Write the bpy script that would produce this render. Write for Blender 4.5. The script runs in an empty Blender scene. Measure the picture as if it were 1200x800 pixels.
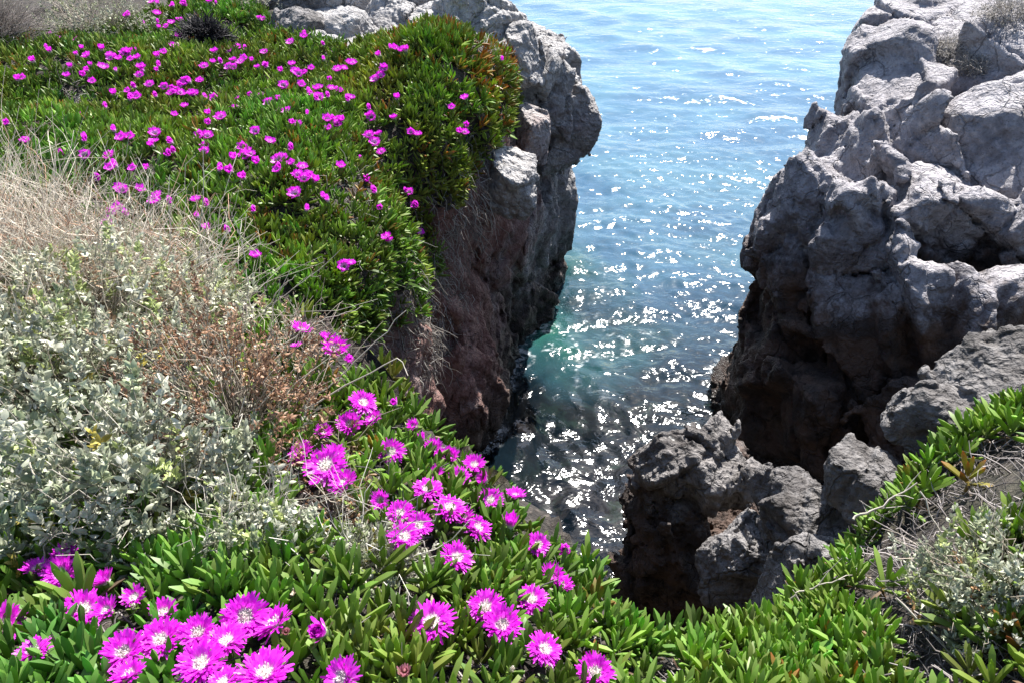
import bpy, math, random
import numpy as np
from mathutils import Vector
from mathutils.bvhtree import BVHTree
random.seed(7); RNG = np.random.default_rng(7)
f4 = np.float32
# ------------------------------------------------------------------ camera model
EYE = np.array([0.0, 0.0, 8.0]); FPX = 930.0; PITCH = math.radians(34.0)
FW = np.array([0, math.cos(PITCH), -math.sin(PITCH)]); UP = np.array([0, math.sin(PITCH), math.cos(PITCH)]); RT = np.array([1.0, 0, 0])
def ray(px, py): return FW + RT*((px-600)/FPX) + UP*((400-py)/FPX)
def P(px, py, t): return EYE + ray(px, py)*t            # photo pixel + distance -> place in the world
def project(p):
    q = np.asarray(p) - EYE; d = np.maximum(q@FW, 1e-3)
    return 600+FPX*(q@RT)/d, 400-FPX*(q@UP)/d, d
# ------------------------------------------------------------------ noise
def _h(ix, iy, iz, seed):
    h = (ix.astype(np.uint32)*np.uint32(374761393)) ^ (iy.astype(np.uint32)*np.uint32(668265263)) ^ (iz.astype(np.uint32)*np.uint32(2147483647-1664525)) ^ np.uint32((seed*2654435761) & 0xffffffff)
    h ^= h >> np.uint32(15); h = h*np.uint32(2246822519); h ^= h >> np.uint32(13); h = h*np.uint32(3266489917); h ^= h >> np.uint32(16)
    return h
def _u(h): return (h & np.uint32(0xffffff)).astype(f4)/f4(16777216)
def vnoise(p, seed=0):
    p = p.astype(f4); i = np.floor(p).astype(np.int64); f = p-i; f = f*f*f*(f*(f*6-15)+10)
    x, y, z = i[:, 0], i[:, 1], i[:, 2]; r = 0
    for dx in (0, 1):
        wx = f[:, 0] if dx else 1-f[:, 0]
        for dy in (0, 1):
            wy = f[:, 1] if dy else 1-f[:, 1]
            for dz in (0, 1):
                wz = f[:, 2] if dz else 1-f[:, 2]
                r = r + wx*wy*wz*_u(_h(x+dx, y+dy, z+dz, seed))
    return r*2-1
def fbm(p, octs=4, seed=0, gain=.5, lac=2.03):
    a, r = 1.0, 0
    for o in range(octs):
        r = r+a*vnoise(p*(lac**o)+17.3*o, seed+o); a *= gain
    return r
def ridged(p, octs=4, seed=0, gain=.5):
    a, r = 1.0, 0
    for o in range(octs):
        r = r+a*(1-2*np.abs(vnoise(p*(2.07**o)+9.1*o, seed+o))); a *= gain
    return r
def worley(p, seed=0):
    """F1, F2-F1, cell height, tilt over the cell (8 nearest cells)"""
    p = p.astype(f4); b = np.floor(p-.5).astype(np.int64); n = len(p)
    d1 = np.full(n, 9, f4); d2 = np.full(n, 9, f4); hid = np.zeros(n, np.uint32); dv = np.zeros((n, 3), f4)
    for dx in (0, 1):
        for dy in (0, 1):
            for dz in (0, 1):
                c = b+np.array([dx, dy, dz]); h = _h(c[:, 0], c[:, 1], c[:, 2], seed)
                j = np.stack([_u(h), _u(h*np.uint32(7919)+np.uint32(11)), _u(h*np.uint32(104729)+np.uint32(5))], 1)
                v = p-(c+.5+(j-.5)*.8).astype(f4); d = np.sqrt((v*v).sum(1))
                m = d < d1
                d2 = np.where(m, d1, np.minimum(d2, d)); d1 = np.where(m, d, d1); hid = np.where(m, h, hid); dv[m] = v[m]
    hh = _u(hid*np.uint32(31337)+np.uint32(3))*2-1
    g = np.stack([_u(hid*np.uint32(k)+np.uint32(k)) for k in (1013, 2029, 4051)], 1)*2-1
    return d1, d2-d1, hh, (g*dv).sum(1)
def rock_disp(p, seed, big=.9, amp=.14, crack=.07, M=None, grain=1.0, rough=1.0):
    """fractured limestone: tilted block faces with grooves between them, at three sizes, and rough grain"""
    q = p if M is None else p@M.T
    w = np.stack([vnoise(p*.9, seed+50+k) for k in range(3)], 1)*.30
    g = np.clip(.5+1.6*vnoise(p*.8, seed+77), 0, 1)
    _, c, h, t = worley((q+w)/big, seed); r = amp*(h*.55+t*1.5) - crack*1.3*g*np.exp(-(c/.04)**2)
    w2 = w+np.stack([vnoise(p*3.1, seed+60+k) for k in range(3)], 1)*.05
    _, c, h, t = worley((q+w2)/(big*.40), seed+1); r += rough*(amp*.40*(h*.5+t*1.5) - crack*.6*(1-g*.6)*np.exp(-(c/.045)**2))
    _, c, h, t = worley((q+w2*1.3)/(big*.17), seed+2); r += rough*amp*.17*(h*.4+t*1.6)
    r += grain*.018*ridged(q*2.9, 3, seed+5)
    return r
# ------------------------------------------------------------------ plan shapes and interpolation
def poly_sd(px, py, poly):
    poly = np.asarray(poly, float); d = np.full(px.shape, 1e9); ins = np.zeros(px.shape, bool); n = len(poly)
    for i in range(n):
        a = poly[i]; b = poly[(i+1) % n]; e = b-a
        t = np.clip(((px-a[0])*e[0]+(py-a[1])*e[1])/(e@e), 0, 1)
        d = np.minimum(d, np.hypot(px-a[0]-t*e[0], py-a[1]-t*e[1]))
        cond = (a[1] > py) != (b[1] > py)
        with np.errstate(divide='ignore', invalid='ignore'):
            xi = (b[0]-a[0])*(py-a[1])/(b[1]-a[1]+1e-12)+a[0]
        ins ^= cond & (px < xi)
    return np.where(ins, -d, d)
def rbf_fit(pts):
    pts = np.asarray(pts, float); X = pts[:, :2]; n = len(X)
    K = np.sqrt(((X[:, None]-X[None])**2).sum(2)+.05)
    A = np.zeros((n+1, n+1)); A[:n, :n] = K+np.eye(n)*1e-3*0; A[:n, n] = 1; A[n, :n] = 1
    w = np.linalg.solve(A, np.append(pts[:, 2], 0))
    def f(x, y):
        r = np.full(np.shape(x), w[n])
        for k in range(n): r = r+w[k]*np.sqrt((x-X[k, 0])**2+(y-X[k, 1])**2+.05)
        return r
    return f
def smax(a, b, k):
    h = np.clip(.5+.5*(a-b)/k, 0, 1); return b+(a-b)*h+k*h*(1-h)
def smin(a, b, k): return -smax(-a, -b, k)
# ------------------------------------------------------------------ surface nets
def grid(lo, hi, h):
    ax = [np.arange(lo[k], hi[k]+h, h, dtype=f4) for k in range(3)]
    return ax
def nets(D, lo, h):
    s = D < 0; nx, ny, nz = D.shape
    cnt = np.zeros((nx-1, ny-1, nz-1), np.int8)
    for i in (0, 1):
        for j in (0, 1):
            for k in (0, 1): cnt += s[i:nx-1+i, j:ny-1+j, k:nz-1+k]
    cells = np.argwhere((cnt > 0) & (cnt < 8)); idx = np.full(cnt.shape, -1, np.int32); idx[tuple(cells.T)] = np.arange(len(cells))
    acc = np.zeros((len(cells), 3)); num = np.zeros(len(cells))
    corners = [(i, j, k) for i in (0, 1) for j in (0, 1) for k in (0, 1)]
    for a in corners:
        for ax in range(3):
            if a[ax]: continue
            b = list(a); b[ax] = 1
            da = D[cells[:, 0]+a[0], cells[:, 1]+a[1], cells[:, 2]+a[2]]; db = D[cells[:, 0]+b[0], cells[:, 1]+b[1], cells[:, 2]+b[2]]
            m = (da < 0) != (db < 0); t = np.where(m, da/np.where(m, da-db, 1), 0)
            pt = np.tile(np.array(a, float), (len(cells), 1)); pt[:, ax] += t
            acc[m] += pt[m]; num[m] += 1
    V = (cells+acc/num[:, None])*h+np.asarray(lo)
    F = []
    for ax in range(3):
        sl0 = [slice(None)]*3; sl1 = [slice(None)]*3; sl0[ax] = slice(0, -1); sl1[ax] = slice(1, None)
        e = np.argwhere(s[tuple(sl0)] != s[tuple(sl1)]); u, v = (ax+1) % 3, (ax+2) % 3
        ok = (e[:, u] > 0) & (e[:, v] > 0) & (e[:, u] < D.shape[u]-1) & (e[:, v] < D.shape[v]-1); e = e[ok]
        def c(du, dv):
            q = e.copy(); q[:, u] -= du; q[:, v] -= dv; return idx[tuple(q.T)]
        quad = np.stack([c(1, 1), c(0, 1), c(0, 0), c(1, 0)], 1); inside = s[tuple(e.T)]
        quad[~inside] = quad[~inside][:, ::-1]; F.append(quad)
    return V, np.concatenate(F)
def vnormals(V, F):
    n = np.cross(V[F[:, 2]]-V[F[:, 0]], V[F[:, 3]]-V[F[:, 1]]); N = np.zeros_like(V)
    for k in range(4):
        for c in range(3): N[:, c] += np.bincount(F[:, k], n[:, c], len(V))
    return N/np.maximum(np.linalg.norm(N, axis=1, keepdims=True), 1e-9)
def subdivide(V, F):
    E = np.concatenate([F[:, [k, (k+1) % 4]] for k in range(4)]); E.sort(1)
    U, inv = np.unique(E[:, 0].astype(np.int64)*len(V)+E[:, 1], return_inverse=True)
    mid = (V[U//len(V)]+V[U % len(V)])/2; cen = V[F].mean(1); n = len(F)
    e = [len(V)+inv[k*n:(k+1)*n] for k in range(4)]; c = len(V)+len(mid)+np.arange(n)
    return np.concatenate([V, mid, cen]), np.concatenate([np.stack([F[:, k], e[k], c, e[(k-1) % 4]], 1) for k in range(4)])
def relax(V, F, it=1):
    for _ in range(it):
        A = np.zeros_like(V); n = np.bincount(F.ravel(), minlength=len(V))[:, None]*1.0; c = V[F].mean(1)
        for k in range(4):
            for j in range(3): A[:, j] += np.bincount(F[:, k], c[:, j], len(V))
        V = .5*V+.5*A/np.maximum(n, 1)
    return V
def main_body(V, F):
    lab = np.arange(len(V))
    for _ in range(400):
        m = lab[F].min(1); new = lab.copy()
        for k in range(4): np.minimum.at(new, F[:, k], m)
        new = new[new]
        if (new == lab).all(): break
        lab = new
    u, inv, cnt = np.unique(lab, return_inverse=True, return_counts=True); keep = inv == cnt.argmax(); idx = np.cumsum(keep)-1
    return V[keep], idx[F[keep[F[:, 0]]]]
# ------------------------------------------------------------------ blender objects
SC = bpy.context.scene; COL = SC.collection
def mesh_obj(name, V, F, mat, parent=None, smooth=True, col=None, loc=None, colname='Col'):
    V = np.asarray(V, f4)
    if loc is not None: V = V-np.asarray(loc, f4)
    me = bpy.data.meshes.new(name)
    me.vertices.add(len(V)); me.vertices.foreach_set('co', V.ravel())
    if isinstance(F, np.ndarray):
        k = F.shape[1]; me.loops.add(F.size); me.polygons.add(len(F)); me.loops.foreach_set('vertex_index', F.ravel().astype(np.int32))
        me.polygons.foreach_set('loop_start', np.arange(0, F.size, k, dtype=np.int32))
    else:
        ls = np.concatenate([f.ravel() for f in F]).astype(np.int32); st, o = [], 0
        for f in F:
            st.append(o+np.arange(len(f))*f.shape[1]); o += f.size
        st = np.concatenate(st).astype(np.int32)
        me.loops.add(len(ls)); me.polygons.add(len(st)); me.loops.foreach_set('vertex_index', ls); me.polygons.foreach_set('loop_start', st)
    me.update(calc_edges=True); me.validate()
    if smooth: me.polygons.foreach_set('use_smooth', np.ones(len(me.polygons), bool))
    if col is not None:
        at = me.attributes.new(colname, 'FLOAT_COLOR', 'POINT'); c = np.ones((len(V), 4), f4); col = np.asarray(col, f4)
        c[:, :3] = col[:, :3]
        if col.shape[1] == 4: c[:, 3] = col[:, 3]
        at.data.foreach_set('color', c.ravel())
    for m in (mat if isinstance(mat, (list, tuple)) else [mat]): me.materials.append(m)
    o = bpy.data.objects.new(name, me); COL.objects.link(o)
    if parent: o.parent = parent
    elif loc is not None: o.location = tuple(float(v) for v in loc)
    return o
def tag(o, label=None, cat=None, group=None, kind=None):
    for k, v in (('label', label), ('category', cat), ('group', group), ('kind', kind)):
        if v: o[k] = v
    return o
def empty(name, loc, label, cat, group=None):
    o = bpy.data.objects.new(name, None); COL.objects.link(o); o.location = tuple(float(v) for v in loc); return tag(o, label, cat, group)
# ------------------------------------------------------------------ materials
class NT:
    def __init__(s, name):
        s.m = bpy.data.materials.new(name); s.m.use_nodes = True; s.t = s.m.node_tree; s.t.nodes.clear(); s.out = s.n('ShaderNodeOutputMaterial')
    def n(s, typ, **kw):
        x = s.t.nodes.new(typ); ins = kw.pop('i', {})
        for k, v in kw.items(): setattr(x, k, v)
        for k, v in ins.items(): s.set(x.inputs[k], v)
        return x
    def set(s, inp, v):
        if isinstance(v, bpy.types.NodeSocket): s.t.links.new(v, inp)
        else: inp.default_value = v
    def math(s, op, a, b=0.0, clamp=False):
        x = s.n('ShaderNodeMath', operation=op, use_clamp=clamp); s.set(x.inputs[0], a); s.set(x.inputs[1], b); return x.outputs[0]
    def mix(s, f, a, b, mode='MIX'):
        x = s.n('ShaderNodeMix', data_type='RGBA', blend_type=mode); s.set(x.inputs[0], f); s.set(x.inputs[6], a); s.set(x.inputs[7], b); return x.outputs[2]
    def ramp(s, f, stops):
        x = s.n('ShaderNodeValToRGB'); s.set(x.inputs[0], f); e = x.color_ramp.elements
        while len(e) < len(stops): e.new(.5)
        for q, (p, c) in zip(e, stops): q.position = p; q.color = c if len(c) == 4 else (*c, 1)
        return x.outputs[0]
    def noise(s, vec, scale, detail=4, rough=.55, dist=0.0):
        return s.n('ShaderNodeTexNoise', i={'Vector': vec, 'Scale': scale, 'Detail': detail, 'Roughness': rough, 'Distortion': dist}).outputs[0]
    def step(s, x, lo, hi):
        r = s.n('ShaderNodeMapRange', interpolation_type='SMOOTHSTEP', i={0: x, 1: lo, 2: hi, 3: 0.0, 4: 1.0}); return r.outputs[0]
    def link(s, sh): s.t.links.new(sh, s.out.inputs[0]); return s.m
def rgb(r, g, b): return (r, g, b, 1.0)
def mat_rock(name, light, dark, stain_shade_z=None, stain_shade_w=.5, stain_shade_col=(.045, .03, .022), red=None, slope=None):
    t = NT(name); pos = t.n('ShaderNodeNewGeometry').outputs['Position']
    a = t.noise(pos, 1.3, 5, .6); b = t.noise(pos, 9, 5, .65); c = t.noise(pos, 45, 4, .7)
    col = t.mix(t.step(a, .35, .68), rgb(*dark), rgb(*light))
    col = t.mix(t.math('MULTIPLY', t.step(b, .48, .72), .55), col, rgb(*[min(.85, x*1.35) for x in light]))
    col = t.mix(t.math('MULTIPLY', t.step(b, .5, .3), .6), col, rgb(dark[0]*.55, dark[1]*.52, dark[2]*.5))
    col = t.mix(t.math('MULTIPLY', t.step(c, .5, .72), .35), col, rgb(*[x*.5 for x in dark]))
    pit = t.step(t.noise(pos, 26, 3, .6), .60, .70); col = t.mix(t.math('MULTIPLY', pit, .6), col, rgb(dark[0]*.35, dark[1]*.33, dark[2]*.33))
    li = t.math('MULTIPLY', t.step(t.noise(pos, 13, 5, .75), .60, .68), t.step(t.noise(pos, 1.9, 3), .48, .6)); col = t.mix(t.math('MULTIPLY', li, .55), col, rgb(.62, .61, .58))
    # fine dark joint lines, also cut into the bump
    wp = t.mix(.32, pos, t.n('ShaderNodeTexNoise', i={'Vector': pos, 'Scale': 2.2, 'Detail': 4}).outputs[1])
    vo = t.n('ShaderNodeTexVoronoi', feature='DISTANCE_TO_EDGE', i={'Vector': wp, 'Scale': 2.4, 'Randomness': 1.0}).outputs['Distance']
    vo2 = t.n('ShaderNodeTexVoronoi', feature='DISTANCE_TO_EDGE', i={'Vector': wp, 'Scale': 9.0, 'Randomness': 1.0}).outputs['Distance']
    ln = t.math('MULTIPLY', t.step(vo, .022, .002), t.step(a, .46, .56))
    ln2 = t.math('MULTIPLY', t.step(vo2, .05, .005), t.step(t.noise(pos, 2.6, 3), .5, .62))
    sep = t.n('ShaderNodeSeparateXYZ', i={0: pos})
    X, Y, Z = sep.outputs
    if red:
        rx, ry, rz, rr = red
        dv = t.n('ShaderNodeVectorMath', operation='DISTANCE', i={0: pos, 1: (rx, ry, rz)}).outputs['Value']
        rf = t.step(t.math('ADD', dv, t.math('MULTIPLY', t.math('SUBTRACT', a, .5), rr*1.2)), rr, rr*.35)
        col = t.mix(t.math('MULTIPLY', rf, .85), col, t.mix(t.step(b, .35, .65), rgb(.15, .042, .027), rgb(.25, .108, .078)))
    if stain_shade_z is not None:
        zz = t.math('ADD', Z, t.math('MULTIPLY', t.math('SUBTRACT', a, .5), stain_shade_w*2.2))
        zz = t.math('ADD', zz, t.math('MULTIPLY', t.math('SUBTRACT', b, .5), stain_shade_w*1.1))
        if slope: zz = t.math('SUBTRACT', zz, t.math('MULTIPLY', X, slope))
        sf = t.step(zz, stain_shade_z+stain_shade_w*.5, stain_shade_z-stain_shade_w*.5)
        br = t.mix(t.step(t.noise(pos, 3.1, 4), .4, .62), rgb(*[x*.45 for x in stain_shade_col]), rgb(*[x*1.5 for x in stain_shade_col]))
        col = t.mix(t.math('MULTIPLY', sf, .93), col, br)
    wet = t.step(t.math('ADD', Z, t.math('MULTIPLY', t.math('SUBTRACT', b, .5), .5)), .48, .22); col = t.mix(t.math('MULTIPLY', wet, .8), col, rgb(.018, .015, .013))
    rgh = t.math('SUBTRACT', .72, t.math('MULTIPLY', wet, .45))
    col = t.mix(t.math('MULTIPLY', ln, .28), col, rgb(.03, .027, .027)); col = t.mix(t.math('MULTIPLY', ln2, .15), col, rgb(.045, .04, .04))
    chip = t.n('ShaderNodeTexVoronoi', feature='F1', distance='CHEBYCHEV', i={'Vector': wp, 'Scale': 7.0}).outputs['Distance']
    chip2 = t.n('ShaderNodeTexVoronoi', feature='F1', i={'Vector': wp, 'Scale': 24.0}).outputs['Distance']
    mid = t.noise(pos, 3.5, 6, .68)
    h = t.math('ADD', t.math('MULTIPLY', b, .55), t.math('MULTIPLY', c, .30))
    h = t.math('ADD', h, t.math('ADD', t.math('MULTIPLY', mid, 1.1), t.math('ADD', t.math('MULTIPLY', chip, .75), t.math('SUBTRACT', t.math('MULTIPLY', chip2, .34), t.math('MULTIPLY', pit, .10)))))
    h = t.math('SUBTRACT', h, t.math('ADD', t.math('MULTIPLY', ln, .5), t.math('MULTIPLY', ln2, .25)))
    bmp = t.n('ShaderNodeBump', i={'Strength': 1.0, 'Distance': .085, 'Height': h}).outputs[0]
    bs = t.n('ShaderNodeBsdfPrincipled', i={'Base Color': col, 'Roughness': rgh, 'Normal': bmp, 'Specular IOR Level': .35})
    return t.link(bs.outputs[0])
M_head = mat_rock('headland_limestone', (.44, .42, .41), (.26, .245, .24), stain_shade_z=1.1, stain_shade_w=.9, stain_shade_col=(.07, .047, .038), red=(-.4, 8.4, 2.6, 4.4))
M_cliff = mat_rock('cliff_limestone', (.43, .405, .42), (.23, .215, .23), stain_shade_z=2.05, stain_shade_w=.6, stain_shade_col=(.080, .046, .029), slope=.27)
M_out = mat_rock('outcrop_limestone', (.27, .25, .24), (.09, .08, .075), stain_shade_z=3.15, stain_shade_w=.55, stain_shade_col=(.055, .032, .022))  # brown stain low down, raised and darkened to paint the left face's shade
M_bould = mat_rock('boulder_limestone', (.48, .46, .45), (.30, .285, .28))
M_bould2 = mat_rock('grey_boulder_limestone', (.26, .245, .24), (.075, .066, .062))
def mat_soil():
    t = NT('soil_and_litter'); pos = t.n('ShaderNodeNewGeometry').outputs['Position']
    a = t.noise(pos, 30, 5, .7); b = t.noise(pos, 4, 3)
    col = t.ramp(a, [(.3, (.012, .010, .009)), (.5, (.04, .032, .026)), (.72, (.14, .115, .095))])
    col = t.mix(t.math('MULTIPLY', t.step(b, .45, .65), .5), col, rgb(.05, .05, .025))
    bmp = t.n('ShaderNodeBump', i={'Strength': 1.0, 'Distance': .04, 'Height': a}).outputs[0]
    return t.link(t.n('ShaderNodeBsdfPrincipled', i={'Base Color': col, 'Roughness': .9, 'Normal': bmp}).outputs[0])
M_soil = mat_soil()
def mat_plant(name, rough=.45, trans=.35, spec=.5, tint=(1.0, 1.0, 1.0), bump=None):
    t = NT(name); c = t.n('ShaderNodeAttribute', attribute_name='Col').outputs['Color']
    bs = t.n('ShaderNodeBsdfPrincipled', i={'Base Color': c, 'Roughness': rough, 'Specular IOR Level': spec})
    tr = t.n('ShaderNodeBsdfTranslucent', i={'Color': t.mix(1.0, c, rgb(*tint), 'MULTIPLY')})
    mx = t.n('ShaderNodeMixShader', i={0: trans, 1: bs.outputs[0], 2: tr.outputs[0]})
    return t.link(mx.outputs[0])
M_leaf = mat_plant('ice_plant_leaf', .45, .42, .4, (1.25, 1.3, .6))
M_petal = mat_plant('ice_plant_petal', .4, .45, .35)
M_stamen = mat_plant('ice_plant_stamens', .6, .3, .3)
M_silver = mat_plant('saltbush_leaf', .55, .25, .4)
M_dry = mat_plant('dry_stem', .6, .15, .3)
# ------------------------------------------------------------------ terrain by signed distance
GROUND = []      # (name, V, F) of surfaces plants can stand on
def sdf_rock(name, lo, hi, h, base, disp, mat, label=None, cat=None, kind=None, fine=.012, fseed=0, sub=False, band=.42, group=None, thing=False):
    ax = grid(lo, hi, h); D = base(ax[0][:, None, None], ax[1][None, :, None], ax[2][None, None, :]).astype(f4)
    D = np.broadcast_to(D, (len(ax[0]), len(ax[1]), len(ax[2]))).copy()
    I = np.argwhere(np.abs(D) < band)
    for s in range(0, len(I), 400000):
        c = I[s:s+400000]; p = np.stack([ax[k][c[:, k]] for k in range(3)], 1)
        D[tuple(c.T)] -= disp(p).astype(f4)
    V, F = nets(D, lo, h); V, F = main_body(V, F); V = relax(V, F, 1)
    if sub: V, F = subdivide(V, F); V = relax(V, F, 1)
    N = vnormals(V, F)
    _, _, fh, ft = worley(V/max(h*3.2, .05)+.35*fbm(V*3, 2, fseed+66)[:, None], fseed+9)
    V = V+N*(fine*np.clip(.6*ridged(V*7, 3, fseed+70)+.5*fbm(V*19, 3, fseed+80)+1.2*ft+.4*fh, -1.5, 1.5))[:, None]
    loc = None
    if thing:
        loc = np.array([(V[:, 0].min()+V[:, 0].max())/2, (V[:, 1].min()+V[:, 1].max())/2, V[:, 2].min()])
    o = mesh_obj(name, V, F, mat, loc=loc); tag(o, label, cat, group, kind)
    return o, V, F
def rotm(rx, ry, rz):
    cx, sx, cy, sy, cz, sz = math.cos(rx), math.sin(rx), math.cos(ry), math.sin(ry), math.cos(rz), math.sin(rz)
    return np.array([[cz, -sz, 0], [sz, cz, 0], [0, 0, 1]])@np.array([[cy, 0, sy], [0, 1, 0], [-sy, 0, cy]])@np.array([[1, 0, 0], [0, cx, -sx], [0, sx, cx]])
def polytope(c, half, rot, seed, n=9, cut=.78, rnd=.06):
    """angular block: a rounded box with random corners cut off"""
    rs = np.random.default_rng(seed); R = rotm(*rot); c = np.asarray(c, float); half = np.asarray(half, float)
    pl = [(np.eye(3)[k]*s, half[k]) for k in range(3) for s in (-1, 1)]
    for _ in range(n):
        v = rs.normal(size=3); v /= np.linalg.norm(v); pl.append((v, float(np.abs(v*half).sum()*(cut-.22+.2*rs.random()))))
    pl = [(R@v, o) for v, o in pl]
    def f(X, Y, Z):
        d = None
        for v, o in pl:
            e = (X-c[0])*v[0]+(Y-c[1])*v[1]+(Z-c[2])*v[2]-o
            d = e if d is None else smax(d, e, rnd)
        return d
    return f
# ---- headland on the left
HEAD = [(-12, 3.4), (-2.4, 3.6), (-1.45, 4.9), (-.95, 6.0), (-.88, 6.9), (-1.25, 7.5), (-1.2, 8.0), (-.62, 8.6), (-.38, 9.3), (-.12, 10.3), (.3, 11.6), (.75, 12.5), (1.2, 13.6), (1.05, 14.8), (0, 16.3), (-3, 17.5), (-12, 17)]
ztop_head = rbf_fit([(-9, 12, 5.5), (-7, 11, 5.45), (-6, 14, 5.5), (-4, 12, 5.35), (-3, 9, 5.2), (-5, 6, 5.35), (-3, 6, 5.15), (-2, 6.4, 5.05), (-1.5, 6, 4.75), (-1.0, 6.6, 4.55), (-2, 8, 5.15), (-1.3, 8.4, 4.95), (-.9, 9.5, 5.15), (-.4, 10.5, 5.1),
    (-1.6, 11, 5.3), (-.5, 12, 5.2), (0.1, 11.4, 4.9), (-1.5, 13.5, 5.2), (-.3, 13.6, 5.2), (.55, 13, 4.55), (1.1, 13.7, 4.0), (.6, 14.6, 4.2), (-1, 15.5, 5.0), (-4, 16, 5.3), (-9, 16, 5.5), (-2.2, 4.2, 5.2), (-9, 5, 5.6)])
def ztop_head2(x, y): return ztop_head(x, y)+.50*np.exp(-(((x+1.0)/.75)**2+((y-10.0)/1.0)**2))+.22*np.exp(-(((x+1.9)/.8)**2+((y-6.6)/.9)**2))-.25*np.exp(-(((x+1.2)/.35)**2+((y-7.9)/.5)**2))
def head_base(X, Y, Z):
    x2 = X[:, :, 0]+0*Y[:, :, 0]; y2 = Y[:, :, 0]+0*X[:, :, 0]
    pd = poly_sd(x2, y2, HEAD)[:, :, None]; zt = ztop_head2(x2, y2)[:, :, None]
    lean = .05*np.clip(4.2-Z, 0, 4.5)*np.clip((13-y2[:, :, None])/2.5, 0, 1)+.12*np.sin(Z*1.7+y2[:, :, None]*.8)      # wall spreading towards the water
    return smax(pd+.20-lean*.55, Z-zt, .35)
def head_disp(p):
    zt = ztop_head2(p[:, 0].astype(float), p[:, 1].astype(float)); top = np.clip((p[:, 2]-zt+.5)/.4, 0, 1)*np.clip((12.2-p[:, 1]-.8*p[:, 0])/1.0, 0, 1)
    M = np.array([[1, 0, 0], [0, 1.0, .25], [0, -.25, .62]])
    return rock_disp(p, 3, 1.05, .22, .10, M)*(1-.75*top)+.12*vnoise(p*.8, 9)
o_head, V_head, F_head = sdf_rock('headland', (-9.6, 3.2, -.8), (2.2, 17, 6.2), .05, head_base, head_disp, [M_head], kind='structure', fine=.014, fseed=1)
# ---- cliff on the right
CLIFF = [(3.28, 8.75), (3.22, 9.8), (3.55, 10.7), (4.45, 12), (5.2, 13.6), (5.8, 15), (7, 16.2), (11, 17), (11, 7.3), (7.5, 7.3), (5.8, 7.9), (4.3, 8.35)]
ztop_cliff = rbf_fit([(3.3, 9.6, 3.35), (3.3, 8.8, 2.9), (3.75, 10.5, 3.95), (4.5, 11.6, 4.45), (5.0, 12.6, 4.8), (5.6, 14, 5.15), (6.2, 15.5, 5.3), (7.3, 12.5, 5.2), (8.6, 12.5, 5.5), (6.6, 10.4, 5.0), (5.6, 9.9, 4.5), (4.9, 10.3, 4.3), (4.2, 9.3, 3.45), (5.6, 8.3, 3.9), (6.6, 8.3, 4.7), (8, 9, 5.5), (10, 8, 5.7), (10, 13, 5.8), (7.2, 15.5, 5.0)])
cb = [polytope(P(1150, 165, 10.6), (1.35, .95, .85), (.25, -.2, .25), 11, 8), polytope(P(1088, 232, 10.0), (.62, .7, .42), (.2, .1, .1), 12, 7), polytope(P(1030, 272, 9.8), (.42, .6, .55), (.1, .25, .5), 13, 7),
      polytope(P(1215, 70, 11.2), (.9, .9, .55), (.2, -.15, .3), 14, 7), polytope(P(1045, 130, 11.9), (.36, .8, .95), (-.3, .35, .2), 15, 8), polytope(P(932, 268, 10.75), (.36, .6, .95), (-.2, .22, .1), 16, 7),
      polytope(P(1062, 45, 14.0), (.42, .6, .5), (-.3, .2, .4), 17, 7), polytope(P(1190, 262, 9.6), (.5, .6, .35), (.3, .1, 0), 18, 7),
      polytope(P(965, 330, 10.2), (.34, .5, 1.15), (-.25, .28, -.1), 25, 8), polytope(P(1050, 400, 9.7), (.55, .5, 1.0), (-.2, .12, .15), 26, 8), polytope(P(1160, 380, 9.2), (.6, .5, .7), (-.1, -.1, .2), 27, 7),
      polytope(P(960, 480, 10.3), (.55, .45, .8), (-.15, .15, .1), 28, 8), polytope(P(1085, 500, 9.4), (.6, .45, .7), (-.1, 0, -.1), 29, 8), polytope(P(985, 205, 11.2), (.30, .7, .75), (-.35, .35, .15), 30, 8)]
def cliff_base(X, Y, Z):
    x2 = X[:, :, 0]+0*Y[:, :, 0]; y2 = Y[:, :, 0]+0*X[:, :, 0]
    pd = poly_sd(x2, y2, CLIFF)[:, :, None]; zt = ztop_cliff(x2, y2)[:, :, None]
    lean = .16*np.clip(Z-2.2, 0, 4)+.12*np.sin(Z*1.9+x2[:, :, None]*1.3)
    notch = .35*np.exp(-((Z-2.6-.1*(x2[:, :, None]-5))/.7)**2)*np.clip((x2[:, :, None]-4.3)/1.2, 0, 1)
    d = smax(pd+.15+lean+notch, Z-zt, .28)
    for b in cb: d = smin(d, b(X, Y, Z), .03)
    return d
MC = rotm(0, .5, .25)@np.diag([1.15, 1.0, 1.0]); MC = np.diag([1.25, 1.0, .62])@MC
MB = np.diag([4.2, 2.2, 1.1])@rotm(0, .55, .2)
CRACKS = [(P(1050, 175, 10.2), P(1215, 262, 10.0), .05, .30), (P(1045, 170, 10.4), P(955, 345, 10.4), .05, .26), (P(1120, 60, 11.4), P(1050, 185, 10.6), .045, .22), (P(1170, 100, 10.8), P(1260, 130, 10.8), .05, .25), (P(1090, 215, 10.0), P(1060, 360, 9.8), .045, .22),
          (P(1020, 255, 10.2), P(1120, 300, 9.6), .05, .25), (P(1000, 380, 10), P(960, 540, 10.4), .05, .2), (P(1130, 290, 9.4), P(1215, 300, 9.2), .05, .22)]
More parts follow.
